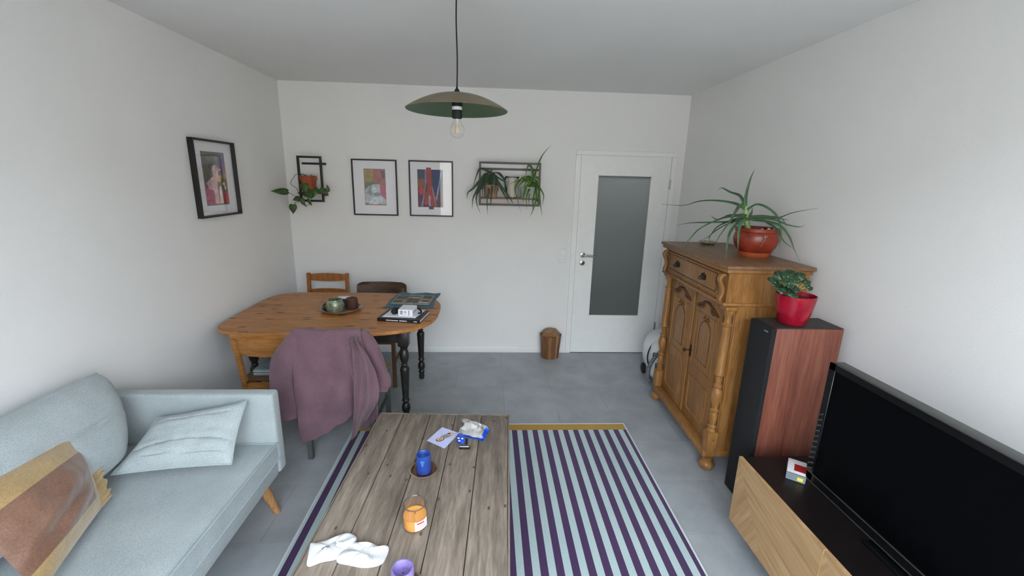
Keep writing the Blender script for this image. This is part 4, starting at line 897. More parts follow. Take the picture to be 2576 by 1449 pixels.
b = NB(); box(b, (1.838, -2.31, ZC), (1.848, -2.262, ZC+0.008), 0.002); tag(obj('black_clip', b, 'blackmat'), 'small black strip lying beside the blue wrapper', 'clip')
# socks
def socks(label, O, seed):
    n = len(O); cx_ = sum(p_[0] for p_ in O)/n; cy_ = sum(p_[1] for p_ in O)/n
    S = smooth([(x, y, 0) for x, y in O]+[(O[0][0], O[0][1], 0)], 5)[:-1]; b = NB(); N = len(S); rings = []
    for q, z in ((1.0, 0.001), (1.01, 0.006), (0.96, 0.012), (0.82, 0.016), (0.5, 0.018), (0.25, 0.0185)):
        rings.append([b.verts.new((cx_+(p_.x-cx_)*q, cy_+(p_.y-cy_)*q, ZC+z+0.012*(z/0.0185)*noise.noise(Vector((p_.x*22, p_.y*22, seed+q*2))))) for p_ in S])
    for a_, c_ in zip(rings, rings[1:]):
        for k in range(N): f = b.faces.new((a_[k], a_[(k+1) % N], c_[(k+1) % N], c_[k])); f.smooth = True
    b.faces.new(rings[0][::-1]); b.faces.new(rings[-1])
    return tag(obj('sock', b, 'sock'), label, 'sock', 'white socks on the coffee table')
s1 = socks('flat white sock with a grey mark, left of the pair', [(1.318, -2.912), (1.38, -2.898), (1.425, -2.872), (1.455, -2.872), (1.475, -2.895), (1.455, -2.945), (1.43, -2.975), (1.385, -2.985), (1.345, -3.002), (1.330, -2.96)], 1)
b = NB(); lathe(b, [(0.0, 0.001), (0.012, 0.0)], (0, 0, 0), 12, cap=False); xf(b, 0, Matrix.Translation((1.385, -2.945, ZC+0.0215)) @ Matrix.Rotation(0.5, 4, 'Z') @ Matrix.Diagonal((1.2, 0.6, 1, 1))); obj('grey_mark', b, 'greyprint', s1, True)
socks('folded white sock, right of the pair, nearer the lilac candle', [(1.468, -2.915), (1.53, -2.915), (1.575, -2.935), (1.598, -2.932), (1.600, -2.965), (1.588, -3.0), (1.54, -3.012), (1.48, -3.0), (1.435, -2.985), (1.445, -2.945)], 5)

# ---------------------------------------------------------------- sofa
s0 = thing('sofa', 'pale blue-grey linen sofa along the left wall on beech legs', 'sofa', (0.49, -3.2, 0))
SY0, SY1 = -4.25, -2.195
b = NB(); box(b, (0.085, SY1-0.072, 0.267), (0.905, SY1, 0.702), 0.016, 3); obj('armrest', b, 'sofa', s0, True, True)
b = NB(); box(b, (0.085, SY0, 0.267), (0.905, SY0+0.072, 0.702), 0.016, 3); obj('armrest', b, 'sofa', s0, True, True)
b = NB(); box(b, (0.085, SY0+0.072, 0.267), (0.13, SY1-0.072, 0.690), 0.012, 3); obj('backrest', b, 'sofa', s0, True, True)
b = NB(); box(b, (0.20, SY0+0.072, 0.267), (0.898, SY1-0.0722, 0.345), 0.010, 2); obj('base', b, 'sofa', s0, True, True)
b = NB()
def seatz(u, v, top):
    x = 0.202+0.70*u; y = SY0+0.075+(SY1-SY0-0.150)*v; e = min(1, min(u, 1-u)*12, min(v, 1-v)*25)
    return (x, y, (0.436+0.012*e**0.5+0.005*noise.noise(Vector((x*3, y*3, 2)))) if top else 0.350)
g1 = [[b.verts.new(seatz(i/24, j/50, True)) for j in range(51)] for i in range(25)]
for i in range(24):
    for j in range(50): f = b.faces.new((g1[i][j], g1[i+1][j], g1[i+1][j+1], g1[i][j+1])); f.smooth = True
per = [g1[i][0] for i in range(25)]+[g1[24][j] for j in range(1, 51)]+[g1[i][50] for i in range(23, -1, -1)]+[g1[0][j] for j in range(49, 0, -1)]
lowv = [b.verts.new((v_.co.x, v_.co.y, 0.347)) for v_ in per]
for k in range(len(per)): b.faces.new((per[k], per[(k+1) % len(per)], lowv[(k+1) % len(per)], lowv[k]))
b.faces.new(lowv)
sc_ = obj('seat_cushion', b, 'sofa', s0, True)
b = NB()
for z in (0.438, 0.352):
    sweep(b, smooth([(0.40, SY1-0.076, z), (0.86, SY1-0.076, z), (0.893, SY1-0.082, z), (0.904, SY1-0.11, z), (0.904, -3.0, z), (0.904, SY0+0.1, z)], 6), 0.005, None, 8)
obj('piping', b, 'piping', sc_, True)
for (xa, ya, xb, yb) in ((0.815, -2.31, 0.842, -2.225), (0.815, -4.13, 0.842, -4.21), (0.18, -2.31, 0.15, -2.225), (0.18, -4.13, 0.15, -4.21)):
    b = NB(); sweep(b, [(xa, ya, 0.27), (xb, yb, 0.0)], lambda t: 0.030-0.014*t, None, 16); obj('leg', b, 'beech', s0, True)

def pillow(name, label, cat, c00, c10, c11, c01, h, mat, nz=0.008, pinch=0.06, seed=0, piping=None, mif=None, group=None, n=26, pw=0.5, mats=None, nfreq=3.0, creases=None, soft=False):
    """c00 bottom-left, c10 bottom-right, c11 top-right, c01 top-left"""
    A, B_, C2, D = [Vector(q) for q in (c00, c10, c11, c01)]
    ctr = (A+B_+C2+D)/4; nrm = (B_-A).cross(D-A).normalized()
    r = thing(name, label, cat, ctr, 0, group)
    def base(u, v):
        x = u*2-1; y = v*2-1
        uu = 0.5+0.5*x*(1-pinch*(1-y*y)); vv = 0.5+0.5*y*(1-pinch*(1-x*x))
        return (A*(1-uu)+B_*uu)*(1-vv)+(D*(1-uu)+C2*uu)*vv
    def hh(u, v): 
        x = u*2-1; y = v*2-1; return h*(((1-x**2)*(1-y**2)) if soft else ((1-x**4)*(1-y**4)))**pw
    b = NB(); side = []
    for sg in (1, -1):
        g = []
        for i in range(n+1):
            rowv = []
            for k in range(n+1):
                u, v = i/n, k/n; q = base(u, v); z = hh(u, v); w_ = noise.noise(Vector((u*nfreq, v*nfreq*1.6, seed)))+0.5*noise.noise(Vector((u*nfreq*2.7, v*nfreq*2.2, seed+5)))
                if creases and sg == 1: w_ += creases(u, v)
                rowv.append(b.verts.new(q+nrm*sg*(z+nz*w_*(z/h))))
            g.append(rowv)
        for i in range(n):
            for k in range(n):
                f = b.faces.new((g[i][k], g[i+1][k], g[i+1][k+1], g[i][k+1])); f.smooth = True
                if mif: f.material_index = mif(i/n, k/n)
    bmesh.ops.remove_doubles(b, verts=b.verts, dist=0.0006)
    cv = obj('cover', b, mats or mat, r, True)
    if piping:
        P = [base(k/20, 0) for k in range(20)]+[base(1, k/20) for k in range(20)]+[base(1-k/20, 1) for k in range(20)]+[base(0, 1-k/20) for k in range(20)]
        b = NB(); sweep(b, P, 0.0045, None, 8, closed=True); obj('piping', b, piping, r, True)
    return r, base, nrm
pillow('back_cushion', 'large plump grey back cushion at the sofa far end', 'cushion', (0.335, -3.36, 0.50), (0.335, -2.47, 0.50), (0.185, -2.335, 0.845), (0.185, -3.28, 0.825), 0.115, 'sofa', 0.016, -0.09, 3, 'piping', pw=0.36, n=36,
       creases=lambda u, v: -1.5*math.exp(-((v-0.52+0.15*(u-0.8))/0.03)**2)*max(0, 1-abs(u-0.82)*4))
pillow('scatter_cushion', 'rumpled pale grey piped cushion leaning on the sofa arm', 'cushion', (0.360, -2.555, 0.485), (0.815, -2.490, 0.485), (0.812, -2.315, 0.695), (0.405, -2.325, 0.615), 0.048, 'sofa', 0.014, 0.05, 8, 'piping', n=34, pw=0.65,
       creases=lambda u, v: -0.9*math.exp(-((v-0.33-0.10*math.sin(u*3))/0.025)**2)-0.7*math.exp(-((v-0.22+0.05*u)/0.02)**2)*(u > 0.2)-0.7*math.exp(-((v-0.80-0.05*u)/0.02)**2)*(u < 0.9))
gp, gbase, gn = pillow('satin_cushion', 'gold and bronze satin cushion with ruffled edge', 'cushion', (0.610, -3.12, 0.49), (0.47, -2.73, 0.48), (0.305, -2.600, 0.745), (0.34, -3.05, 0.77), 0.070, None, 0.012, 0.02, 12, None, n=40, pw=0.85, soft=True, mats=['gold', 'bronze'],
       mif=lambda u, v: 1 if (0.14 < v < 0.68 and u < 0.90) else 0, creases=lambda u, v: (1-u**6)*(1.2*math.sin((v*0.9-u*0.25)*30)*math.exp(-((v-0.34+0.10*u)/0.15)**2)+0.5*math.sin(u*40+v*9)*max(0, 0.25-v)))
def ruff(u, v):
    q = gbase(1, u); d_ = (gbase(1, u)-gbase(0.9, u)).normalized()
    return q-d_*0.016+d_*((0.052+0.014*noise.noise(Vector((u*9, 0, 3))))*v)+gn*(0.010*math.sin(u*75+2*math.sin(u*17))*v*(0.6+0.6*abs(noise.noise(Vector((u*7, 1, 3)))))+0.004+0.012*v)
b = NB(); sheet(b, ruff, 200, 5, 0.0015); obj('ruffle', b, 'gold', gp, True)

# ---------------------------------------------------------------- antique cabinet (local: x depth to wall, y along, origin near-front top corner on the floor)
v0 = thing('antique_cabinet', 'honey pine antique cabinet with turned columns and carved doors', 'cabinet', (3.257, -1.943, 0), -0.024)
TZ = 1.308; LN = 1.015; DP = 0.505
b = NB(); box(b, (0, -0.006, TZ-0.022), (DP, LN, TZ), 0.006, 2); obj('top_board', b, 'vert_top', v0)
b = NB(); box(b, (0.012, 0.012, TZ-0.045), (DP-0.005, LN-0.012, TZ-0.022), 0.006, 2); obj('cornice', b, 'vert', v0)
b = NB(); box(b, (0.038, 0.035, 1.088), (DP-0.006, LN-0.035, TZ-0.045)); obj('drawer_case', b, 'vert', v0)
b = NB(); box(b, (0.020, 0.025, 1.068), (DP-0.006, LN-0.025, 1.088), 0.006, 2); obj('waist_moulding', b, 'vert', v0)
b = NB(); box(b, (0.105, 0.045, 0.13), (DP-0.006, LN-0.045, 1.068)); box(b, (0.105, 0.045, 0.08), (DP-0.006, 0.065, 0.13)); obj('carcass', b, 'vert', v0)
b = NB(); box(b, (0.035, 0.035, 0.085), (DP-0.006, LN-0.035, 0.13), 0.005, 2); obj('plinth', b, 'vert', v0)
# side frame facing the speaker
b = NB(); box(b, (0.11, 0.035, 0.13), (0.17, 0.045, 1.068), 0.002); box(b, (DP-0.06, 0.035, 0.13), (DP-0.006, 0.045, 1.068), 0.002); box(b, (0.17, 0.035, 0.99), (DP-0.06, 0.045, 1.068), 0.002); obj('side_frame', b, 'vert', v0)
# drawer
b = NB(); box(b, (0.026, 0.115, 1.108), (0.04, LN-0.115, 1.250), 0.003, 2); dr = obj('drawer_front', b, 'vert', v0)
b = NB()
fr = [(0.14, 1.125), (LN-0.14, 1.125), (LN-0.14, 1.235), (0.14, 1.235)]
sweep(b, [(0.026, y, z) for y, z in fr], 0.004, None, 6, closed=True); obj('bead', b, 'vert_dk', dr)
for yc in (0.31, 0.72):
    b = NB(); prism(b, [(0.026, yc+dy, 1.182+dz) for dy, dz in ((-.034, .0), (-.028, .018), (-.012, .014), (0, .026), (.012, .014), (.028, .018), (.034, 0), (.028, -.018), (.010, -.014), (0, -.024), (-.010, -.014), (-.028, -.018))], 0.004, 0, (-1, 0, 0))
    h_ = obj('pull_plate', b, 'iron', dr)
    b = NB(); sweep(b, smooth([(0.02, yc-0.022, 1.186), (0.006, yc-0.022, 1.172), (0.002, yc, 1.166), (0.006, yc+0.022, 1.172), (0.02, yc+0.022, 1.186)], 4), 0.003, None, 6)
    obj('pull_ring', b, 'iron', dr)
# scrolls at the corners of the drawer case
for yc, sgn in ((0.075, 1), (LN-0.075, -1)):
    b = NB(); sweep(b, smooth([(0.032, yc, 1.245), (0.016, yc, 1.24), (0.006, yc, 1.22), (0.012, yc, 1.20), (0.026, yc, 1.17), (0.028, yc, 1.13), (0.018, yc, 1.105), (0.024, yc, 1.09)], 4), 0.012, 0.022, 8, side=(1, 0, 0)); obj('scroll_bracket', b, 'vert', v0)
    b = NB(); sweep(b, smooth([(0.024, yc+sgn*0.03, 1.235), (0.022, yc+sgn*0.062, 1.225), (0.022, yc+sgn*0.070, 1.19), (0.022, yc+sgn*0.050, 1.165), (0.022, yc+sgn*0.045, 1.14)], 4), 0.006, 0.004, 6); obj('scroll_carving', b, 'vert_dk', v0)
# columns
def column(yc):
    xc = 0.072
    b = NB(); box(b, (xc-0.034, yc-0.034, 0.13), (xc+0.034, yc+0.034, 0.265), 0.004, 2); obj('column_block', b, 'vert', v0)
    b = NB(); lathe(b, [(0.026, 0.262), (0.028, 0.272), (0.020, 0.282), (0.026, 0.292), (0.026, 0.302), (0.018, 0.312), (0.023, 0.34), (0.026, 0.375), (0.020, 0.392), (0.027, 0.40), (0.027, 0.412), (0.018, 0.422), (0.022, 0.445), (0.032, 0.485), (0.034, 0.51), (0.028, 0.54), (0.018, 0.556), (0.026, 0.564), (0.026, 0.574), (0.018, 0.584), (0.021, 0.61), (0.022, 0.632), (0.031, 0.64), (0.031, 0.652), (0.028, 0.66), (0.024, 0.93), (0.024, 0.945), (0.029, 0.95), (0.029, 0.96), (0.021, 0.968), (0.019, 0.99), (0.024, 1.015), (0.031, 1.03), (0.031, 1.042), (0.028, 1.045)], (xc, yc, 0), 28); obj('column', b, 'vert', v0)
    b = NB(); box(b, (xc-0.036, yc-0.036, 1.045), (xc+0.036, yc+0.036, 1.068), 0.004, 2); obj('column_capital', b, 'vert', v0)
    b = NB(); lathe(b, [(0.018, 0.0), (0.034, 0.006), (0.046, 0.028), (0.046, 0.042), (0.034, 0.058), (0.024, 0.064), (0.032, 0.072), (0.036, 0.085)], (xc, yc, 0), 28); obj('bun_foot', b, 'vert', v0)
for yc in (0.046, LN-0.072): column(yc)
for yc in (0.07, LN-0.07):
    b = NB(); box(b, (DP-0.07, yc-0.025, 0), (DP-0.02, yc+0.025, 0.086)); obj('back_foot', b, 'vert', v0)
# doors
FX = 0.105
def molding(bm, pts, x, r=0.006, closed=True): sweep(bm, [(x, y, z) for y, z in pts], r, None, 6, closed=closed)
for k, (ya, yb) in enumerate(((0.118, 0.500), (0.510, 0.897))):
    b = NB(); box(b, (FX-0.022, ya, 0.145), (FX, yb, 1.060), 0.003, 2); dd = obj('door', b, 'vert', v0); X = FX-0.022; m_ = (ya+yb)/2
    b = NB(); ia, ib = ya+0.060, yb-0.060
    up = [(ia, 0.545), (ib-0.015, 0.545), (ib, 0.56), (ib, 0.925), (ia, 0.925)] if k == 0 else [(ia+0.015, 0.545), (ib, 0.545), (ib, 0.925), (ia, 0.925), (ia, 0.56)]
    molding(b, up, X); molding(b, [(ia+0.02, 0.215), (ib-0.02, 0.215), (ib, 0.235), (ib, 0.455), (ia, 0.455), (ia, 0.235)], X); obj('panel_moulding', b, 'vert', dd)
    b = NB(); arch = [(m_-0.075, 0.60), (m_+0.075, 0.60), (m_+0.075, 0.80)]+[(m_+0.075*math.cos(a), 0.80+0.085*math.sin(a)) for a in [PI*q/10 for q in range(1, 10)]]+[(m_-0.075, 0.80)]
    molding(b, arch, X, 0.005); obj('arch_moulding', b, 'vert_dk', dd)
    b = NB(); prism(b, [(X+0.001, y, z) for y, z in arch], 0.003, 0, (-1, 0, 0)); obj('arched_panel', b, 'vert', dd)
    b = NB()   # small carved tulip above the arch
    for dy, dz, a in ((0, 0.0, 0), (-0.030, 0.012, 0.7), (0.030, 0.012, -0.7)):
        sweep(b, [(X, m_+dy-0.018*math.sin(a), 0.892+dz-0.012), (X-0.004, m_+dy, 0.892+dz), (X, m_+dy+0.018*math.sin(a), 0.892+dz+0.014)], lambda t: 0.009*math.sin(PI*(0.15+0.7*t)), 0.004, 6)
    obj('tulip_carving', b, 'vert_dk', dd)
    b = NB()   # carved crest at the head of the door
    for q in range(9):
        t = (q-4)/4; z = 0.965+0.045*(1-t*t); lathe(b, [(0.012, 0), (0.009, 0.008), (0.002, 0.011)], (X, m_+t*0.115, z), 8, axis=(-1, 0, 0))
    sweep(b, smooth([(X-0.002, m_-0.145, 0.958), (X-0.006, m_-0.08, 0.988), (X-0.008, m_, 1.012), (X-0.006, m_+0.08, 0.988), (X-0.002, m_+0.145, 0.958)], 5), 0.008, 0.006, 8)
    for sg in (-1, 1): sweep(b, smooth([(X-0.004, m_+sg*0.05, 0.985), (X-0.010, m_+sg*0.075, 0.965), (X-0.008, m_+sg*0.11, 0.962), (X-0.004, m_+sg*0.128, 0.975)], 4), 0.009, 0.006, 8)
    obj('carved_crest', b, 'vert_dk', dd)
b = NB(); box(b, (FX-0.030, 0.492, 0.15), (FX-0.020, 0.518, 1.058), 0.004, 2); obj('door_batten', b, 'vert', v0)
b = NB(); prism(b, [(FX-0.022, 0.476+dy, 0.62+dz) for dy, dz in ((-.010, -.04), (.010, -.04), (.012, 0), (.010, .035), (0, .048), (-.010, .035), (-.012, 0))], 0.003, 0, (-1, 0, 0)); obj('keyhole_plate', b, 'iron', v0)
b = NB(); sweep(b, [(FX-0.025, 0.476, 0.625), (FX-0.055, 0.476, 0.625)], 0.0025, None, 6); lathe(b, [(0.006, -0.002), (0.012, -0.002), (0.012, 0.002), (0.006, 0.002)], (FX-0.066, 0.476, 0.625), 14, axis=(0, 1, 0), cap=False); obj('key', b, 'iron', v0)

# dish on top
s = thing('small_dish', 'small grey-cream shell dish at the far end of the cabinet top', 'dish', (3.585, -1.06, TZ+0.0005))
b = NB(); lathe(b, [(0.03, 0), (0.045, 0.004), (0.062, 0.018), (0.064, 0.021), (0.058, 0.019), (0.04, 0.008), (0, 0.006)], (3.585, -1.06, TZ+0.0005), 24, cap=False); obj('bowl', b, 'shell', s, True)
b = NB(); lathe(b, [(0.0, 0.018), (0.02, 0.016), (0.028, 0.009), (0.02, 0.006)], (3.592, -1.06, TZ+0.0005), 14); obj('pebble', b, 'enamel', s, True)
# ---------------------------------------------------------------- aloe
AL = [
([(3.539, -1.56, 1.591), (3.528, -1.56, 1.677), (3.532, -1.57, 1.775), (3.534, -1.6, 1.838)], .015),
([(3.534, -1.56, 1.609), (3.51, -1.53, 1.676), (3.473, -1.47, 1.7), (3.443, -1.42, 1.724), (3.43, -1.4, 1.709)], .013),
([(3.536, -1.56, 1.6), (3.509, -1.52, 1.625), (3.468, -1.45, 1.639), (3.405, -1.38, 1.642), (3.34, -1.32, 1.63), (3.274, -1.27, 1.601), (3.146, -1.2, 1.6)], .014),
([(3.544, -1.56, 1.591), (3.575, -1.6, 1.631), (3.606, -1.65, 1.621), (3.646, -1.7, 1.577), (3.657, -1.74, 1.515), (3.667, -1.75, 1.451), (3.662, -1.75, 1.349)], .012),
([(3.538, -1.56, 1.6), (3.499, -1.57, 1.627), (3.455, -1.6, 1.588), (3.423, -1.62, 1.539), (3.39, -1.64, 1.504), (3.338, -1.66, 1.434), (3.314, -1.66, 1.374)], .011),
([(3.544, -1.56, 1.564), (3.451, -1.55, 1.552), (3.409, -1.5, 1.528), (3.31, -1.47, 1.467), (3.255, -1.45, 1.391), (3.212, -1.45, 1.331)], .014),
([(3.547, -1.56, 1.546), (3.484, -1.5, 1.516), (3.39, -1.4, 1.5), (3.302, -1.32, 1.486), (3.24, -1.26, 1.461)], .013),
([(3.535, -1.58, 1.547), (3.46, -1.64, 1.528), (3.383, -1.72, 1.499), (3.33, -1.78, 1.449), (3.309, -1.82, 1.368), (3.305, -1.84, 1.320)], .012),
([(3.533, -1.6, 1.54), (3.463, -1.68, 1.541), (3.404, -1.75, 1.511), (3.39, -1.78, 1.45), (3.398, -1.78, 1.367)], .017),
([(3.556, -1.56, 1.546), (3.622, -1.62, 1.557), (3.662, -1.7, 1.56), (3.698, -1.77, 1.596), (3.759, -1.88, 1.63)], .013),
([(3.56, -1.58, 1.538), (3.624, -1.66, 1.533), (3.657, -1.74, 1.515), (3.681, -1.8, 1.458), (3.705, -1.82, 1.396), (3.732, -1.85, 1.328)], .013),
([(3.555, -1.58, 1.538), (3.636, -1.68, 1.549), (3.668, -1.8, 1.526), (3.714, -1.83, 1.521), (3.727, -1.85, 1.536)], .009),
([(3.531, -1.56, 1.555), (3.46, -1.5, 1.511), (3.423, -1.46, 1.473), (3.397, -1.43, 1.41), (3.345, -1.42, 1.384)], .010),
([(3.538, -1.56, 1.536), (3.44, -1.54, 1.5), (3.367, -1.52, 1.44), (3.352, -1.52, 1.407), (3.365, -1.52, 1.369)], .008),
([(3.651, -1.62, 1.526), (3.67, -1.7, 1.489), (3.677, -1.76, 1.431), (3.72, -1.8, 1.389)], .010),
([(3.554, -1.56, 1.546), (3.617, -1.5, 1.57), (3.616, -1.5, 1.608)], .012),
([(3.545, -1.56, 1.555), (3.477, -1.5, 1.558), (3.436, -1.45, 1.525), (3.415, -1.42, 1.531), (3.401, -1.4, 1.549)], .009),
([(3.633, -1.68, 1.566), (3.658, -1.74, 1.559), (3.685, -1.76, 1.509)], .006),
([(3.56, -1.56, 1.55), (3.64, -1.58, 1.56), (3.70, -1.62, 1.555), (3.745, -1.68, 1.545)], .014),
([(3.545, -1.56, 1.56), (3.50, -1.60, 1.56), (3.45, -1.62, 1.53), (3.42, -1.60, 1.49)], .012)]
ap = thing('aloe_plant', 'sprawling aloe in red-brown glazed pot on the cabinet', 'potted plant', (3.622, -1.56, TZ+0.001))
ac = (3.622, -1.58, TZ+0.001)
for pts, wd in AL:
    b = NB(); sweep(b, smooth(pts, 6), lambda t: wd*max(0.08, 1-t**1.7), lambda t: wd*0.5*max(0.1, 1-t**1.6), 8, side=(0.9, 0.25, 0.25)); obj('leaf', b, 'aloe', ap, True)
b = NB(); sweep(b, smooth([(3.575, -1.56, 1.47), (3.555, -1.56, 1.53), (3.542, -1.56, 1.585), (3.538, -1.56, 1.62)], 4), lambda t: 0.017-0.006*t, None, 10); obj('stem', b, 'aloe_pale', ap, True)
b = NB(); lathe(b, [(0.0, 0.018), (0.082, 0.018), (0.090, 0.024), (0.118, 0.065), (0.130, 0.105), (0.126, 0.14), (0.120, 0.152), (0.126, 0.158), (0.128, 0.176), (0.120, 0.180), (0.114, 0.172), (0.112, 0.15), (0.0, 0.15)], ac, 40, cap=False); obj('pot', b, 'glazedpot', ap, True)
b = NB(); lathe(b, [(0.0, 0.0), (0.085, 0.0), (0.092, 0.012), (0.096, 0.030), (0.090, 0.032), (0.084, 0.016), (0.0, 0.014)], ac, 40, cap=False); obj('saucer', b, 'claysaucer', ap, True)
b = NB(); lathe(b, [(0.113, 0.158), (0.06, 0.166), (0.0, 0.168)], ac, 30, cap=False); so_ = obj('soil', b, 'soil', ap, True)
b = NB()
for x, y, rr in ((0.03, -0.07, .010), (0.08, -0.05, .012), (-0.02, -0.075, .007), (0.06, -0.02, .008), (0.0, -0.05, .006)): lathe(b, [(0.001, rr), (rr*0.8, rr*0.7), (rr, 0), (rr*0.6, -rr*0.6)], (ac[0]+x, ac[1]+y, ac[2]+0.172), 9)
obj('gravel', b, 'paper', ap, True)
b = NB(); sweep(b, smooth([(3.590, -1.7115, 1.46), (3.597, -1.713, 1.435), (3.588, -1.712, 1.415), (3.585, -1.700, 1.385)], 4), 0.002, 0.001, 5); sweep(b, [(3.59, -1.7115, 1.44), (3.612, -1.709, 1.45)], 0.0015, 0.001, 5); obj('glaze_crack', b, 'enamel', ap, True)

# ---------------------------------------------------------------- speaker with red pot
s = thing('floor_speaker', 'tall floor speaker with black front and cherry veneer side', 'speaker', (3.555, -2.15, 0))
b = NB(); box(b, (3.392, -2.236, 0.012), (3.745, -2.055, 1.045), 0.004, 2); obj('cabinet', b, 'speakerwood', s, True)
b = NB(); box(b, (3.366, -2.238, 0.030), (3.392, -2.053, 1.047), 0.006, 2); obj('grille', b, 'speakercloth', s, True)
b = NB(); box(b, (3.392, -2.234, 1.0455), (3.743, -2.057, 1.049), 0.001); obj('top_panel', b, 'speakertop', s, True)
b = NB(); box(b, (3.372, -2.245, 0.0), (3.76, -2.046, 0.028), 0.004, 2); obj('base_plate', b, 'blackmat', s, True)
b = NB(); box(b, (-0.016, -0.0035, 0), (0.016, 0.0035, 0.001), 0.0008); xf(b, 0, Matrix.Translation((3.3655, -2.195, 1.02)) @ Matrix.Rotation(-PI/2, 4, 'Y') @ Matrix.Rotation(PI/2, 4, 'Z')); obj('badge', b, 'steel', s, True)
g0 = thing('geranium', 'small geranium in shiny crimson pot on the speaker', 'potted plant', (3.525, -2.155, 1.0495))
gc = (3.522, -2.150, 1.0495)
b = NB(); lathe(b, [(0.0, 0.0), (0.056, 0.0), (0.064, 0.006), (0.083, 0.07), (0.093, 0.140), (0.094, 0.155), (0.090, 0.155), (0.086, 0.135), (0.0, 0.125)], gc, 40, cap=False); obj('pot', b, 'redglaze', g0, True)
b = NB(); lathe(b, [(0.086, 0.130), (0.06, 0.136), (0.0, 0.138)], gc, 26, cap=False); obj('soil', b, 'soil', g0, True)
def geranium_leaf(c, r, nrm, seed):
    bm = NB(); n = 28; nrm = Vector(nrm).normalized(); s_ = nrm.orthogonal().normalized(); t_ = nrm.cross(s_); c = Vector(c); cv = bm.verts.new(c-nrm*r*0.22); prev = None; ring = []
    for k in range(n):
        a = 2*PI*k/n+seed; rr = r*(0.86+0.14*abs(math.cos(a*3.5)))*(0.45 if abs((a-seed)-PI) < 0.12 else 1)
        ring.append(bm.verts.new(c+s_*rr*math.cos(a)+t_*rr*math.sin(a)+nrm*r*0.12*math.sin(5*a)))
    for k in range(n): f = bm.faces.new((cv, ring[k], ring[(k+1) % n])); f.smooth = True
    return bm
GL = [((3.375, -2.18, 1.275), .030), ((3.400, -2.20, 1.245), .030), ((3.405, -2.16, 1.30), .030), ((3.435, -2.20, 1.275), .034), ((3.445, -2.17, 1.305), .032), ((3.478, -2.15, 1.312), .030), ((3.428, -2.22, 1.240), .032), ((3.460, -2.22, 1.250), .026), ((3.468, -2.19, 1.285), .028), ((3.515, -2.16, 1.300), .026), ((3.550, -2.16, 1.275), .028), ((3.560, -2.18, 1.250), .022), ((3.535, -2.13, 1.285), .026), ((3.40, -2.13, 1.27), .03), ((3.45, -2.23, 1.222), .022)]
for k, (c_, r_) in enumerate(GL):
    b = geranium_leaf(c_, r_, (random.uniform(-.5, .3), random.uniform(-.9, -.4), random.uniform(.4, 1)), k); add_leaf('leaf', b, 'leaf_dark', g0, 0.001)
b = NB()
for k, (c_, r_) in enumerate(GL[:13]):
    base_ = (3.475+0.01*math.sin(k), -2.17+0.01*math.cos(k), 1.185); sweep(b, smooth([base_, ((base_[0]+c_[0])/2+0.005, (base_[1]+c_[1])/2, 1.235), c_], 4), 0.0018, None, 5)
obj('stem', b, 'aloe_pale', g0, True)

# ---------------------------------------------------------------- TV cabinet, TV, router
tv = thing('tv_cabinet', 'low tv cabinet with black top and chevron oak doors', 'tv cabinet', (3.48, -3.35, 0))
TY1, TY0 = -2.425, -4.45
b = NB(); box(b, (3.196, TY0, 0.095), (3.785, TY1, 0.435)); obj('carcass', b, 'tvtop', tv, True)
b = NB(); box(b, (3.192, TY0, 0.436), (3.788, TY1, 0.452), 0.002); obj('top', b, 'tvtop', tv, True)
m = NM('oak_chevron_veneer', 0.45, 0, 0.3)
def oakm(name, ang):
    m = NM(name, 0.45, 0, 0.3); v = m.coord((1, 1, 1), (ang, 0, 0)); mp_ = m.n('ShaderNodeMapping'); m.l(v, mp_.inputs[0]); mp_.inputs['Scale'].default_value = (1, 1.2, 22)
    f = m.noise(mp_.outputs[0], 2.4, 6, 0.6, 0.4); m.col(m.ramp(f, [(0.25, (150, 116, 78)), (0.5, (172, 138, 98)), (0.75, (190, 158, 118))])); m.bump(f, 0.08, 0.002); return m.m
M['oak_a'] = oakm('oak_veneer_steep', math.radians(62)); M['oak_b'] = oakm('oak_veneer_shallow', math.radians(-12))
doors = [(-2.980, TY1), (-3.54, -2.984), (-4.10, -3.544)]
for k, (ya, yb) in enumerate(doors):
    dd = None
    b = NB(); apexy = yb-0.27
    z0_, z1_ = 0.098, 0.455
    X_ = 3.178
    prism(b, [(X_, yb-0.001, z1_), (X_, yb-0.001, z0_), (X_, apexy, z0_)], 0.016, 0, (1, 0, 0))
    prism(b, [(X_, yb-0.001, z1_), (X_, apexy, z0_), (X_, ya, z0_), (X_, ya, z1_)], 0.016, 1, (1, 0, 0))
    dd = obj('door', b, ['oak_a', 'oak_b'], tv, True)
    b = NB(); box(b, (3.1775, ya-0.0035, z0_), (3.193, ya, z1_)); obj('edge_strip', b, 'goldstrip', dd, True)
for y in (-2.50, -4.35):
    for x in (3.27, 3.70):
        b = NB(); box(b, (x-0.02, y-0.02, 0), (x+0.02, y+0.02, 0.096)); obj('foot', b, 'blackmat', tv, True)
t = thing('television', 'large black flat television on the tv cabinet', 'television', (3.40, -3.2, 0.452))
TVX = 3.378; VY1, VY0 = -2.615, -3.78; VZ0, VZ1 = 0.478, 1.035
b = NB(); box(b, (TVX, VY0, VZ0), (TVX+0.055, VY1, VZ1), 0.006, 2); obj('housing', b, 'tvedge', t, True)
b = NB(); bw = 0.034
for lo, hi in (((VY0, VZ0), (VY1, VZ0+0.045)), ((VY0, VZ1-0.03), (VY1, VZ1-0.001)), ((VY1-bw, VZ0), (VY1, VZ1-0.001)), ((VY0, VZ0), (VY0+bw, VZ1-0.001))): box(b, (TVX-0.008, lo[0], lo[1]), (TVX, hi[0], hi[1]), 0.002)
obj('bezel', b, 'bezel', t, True)
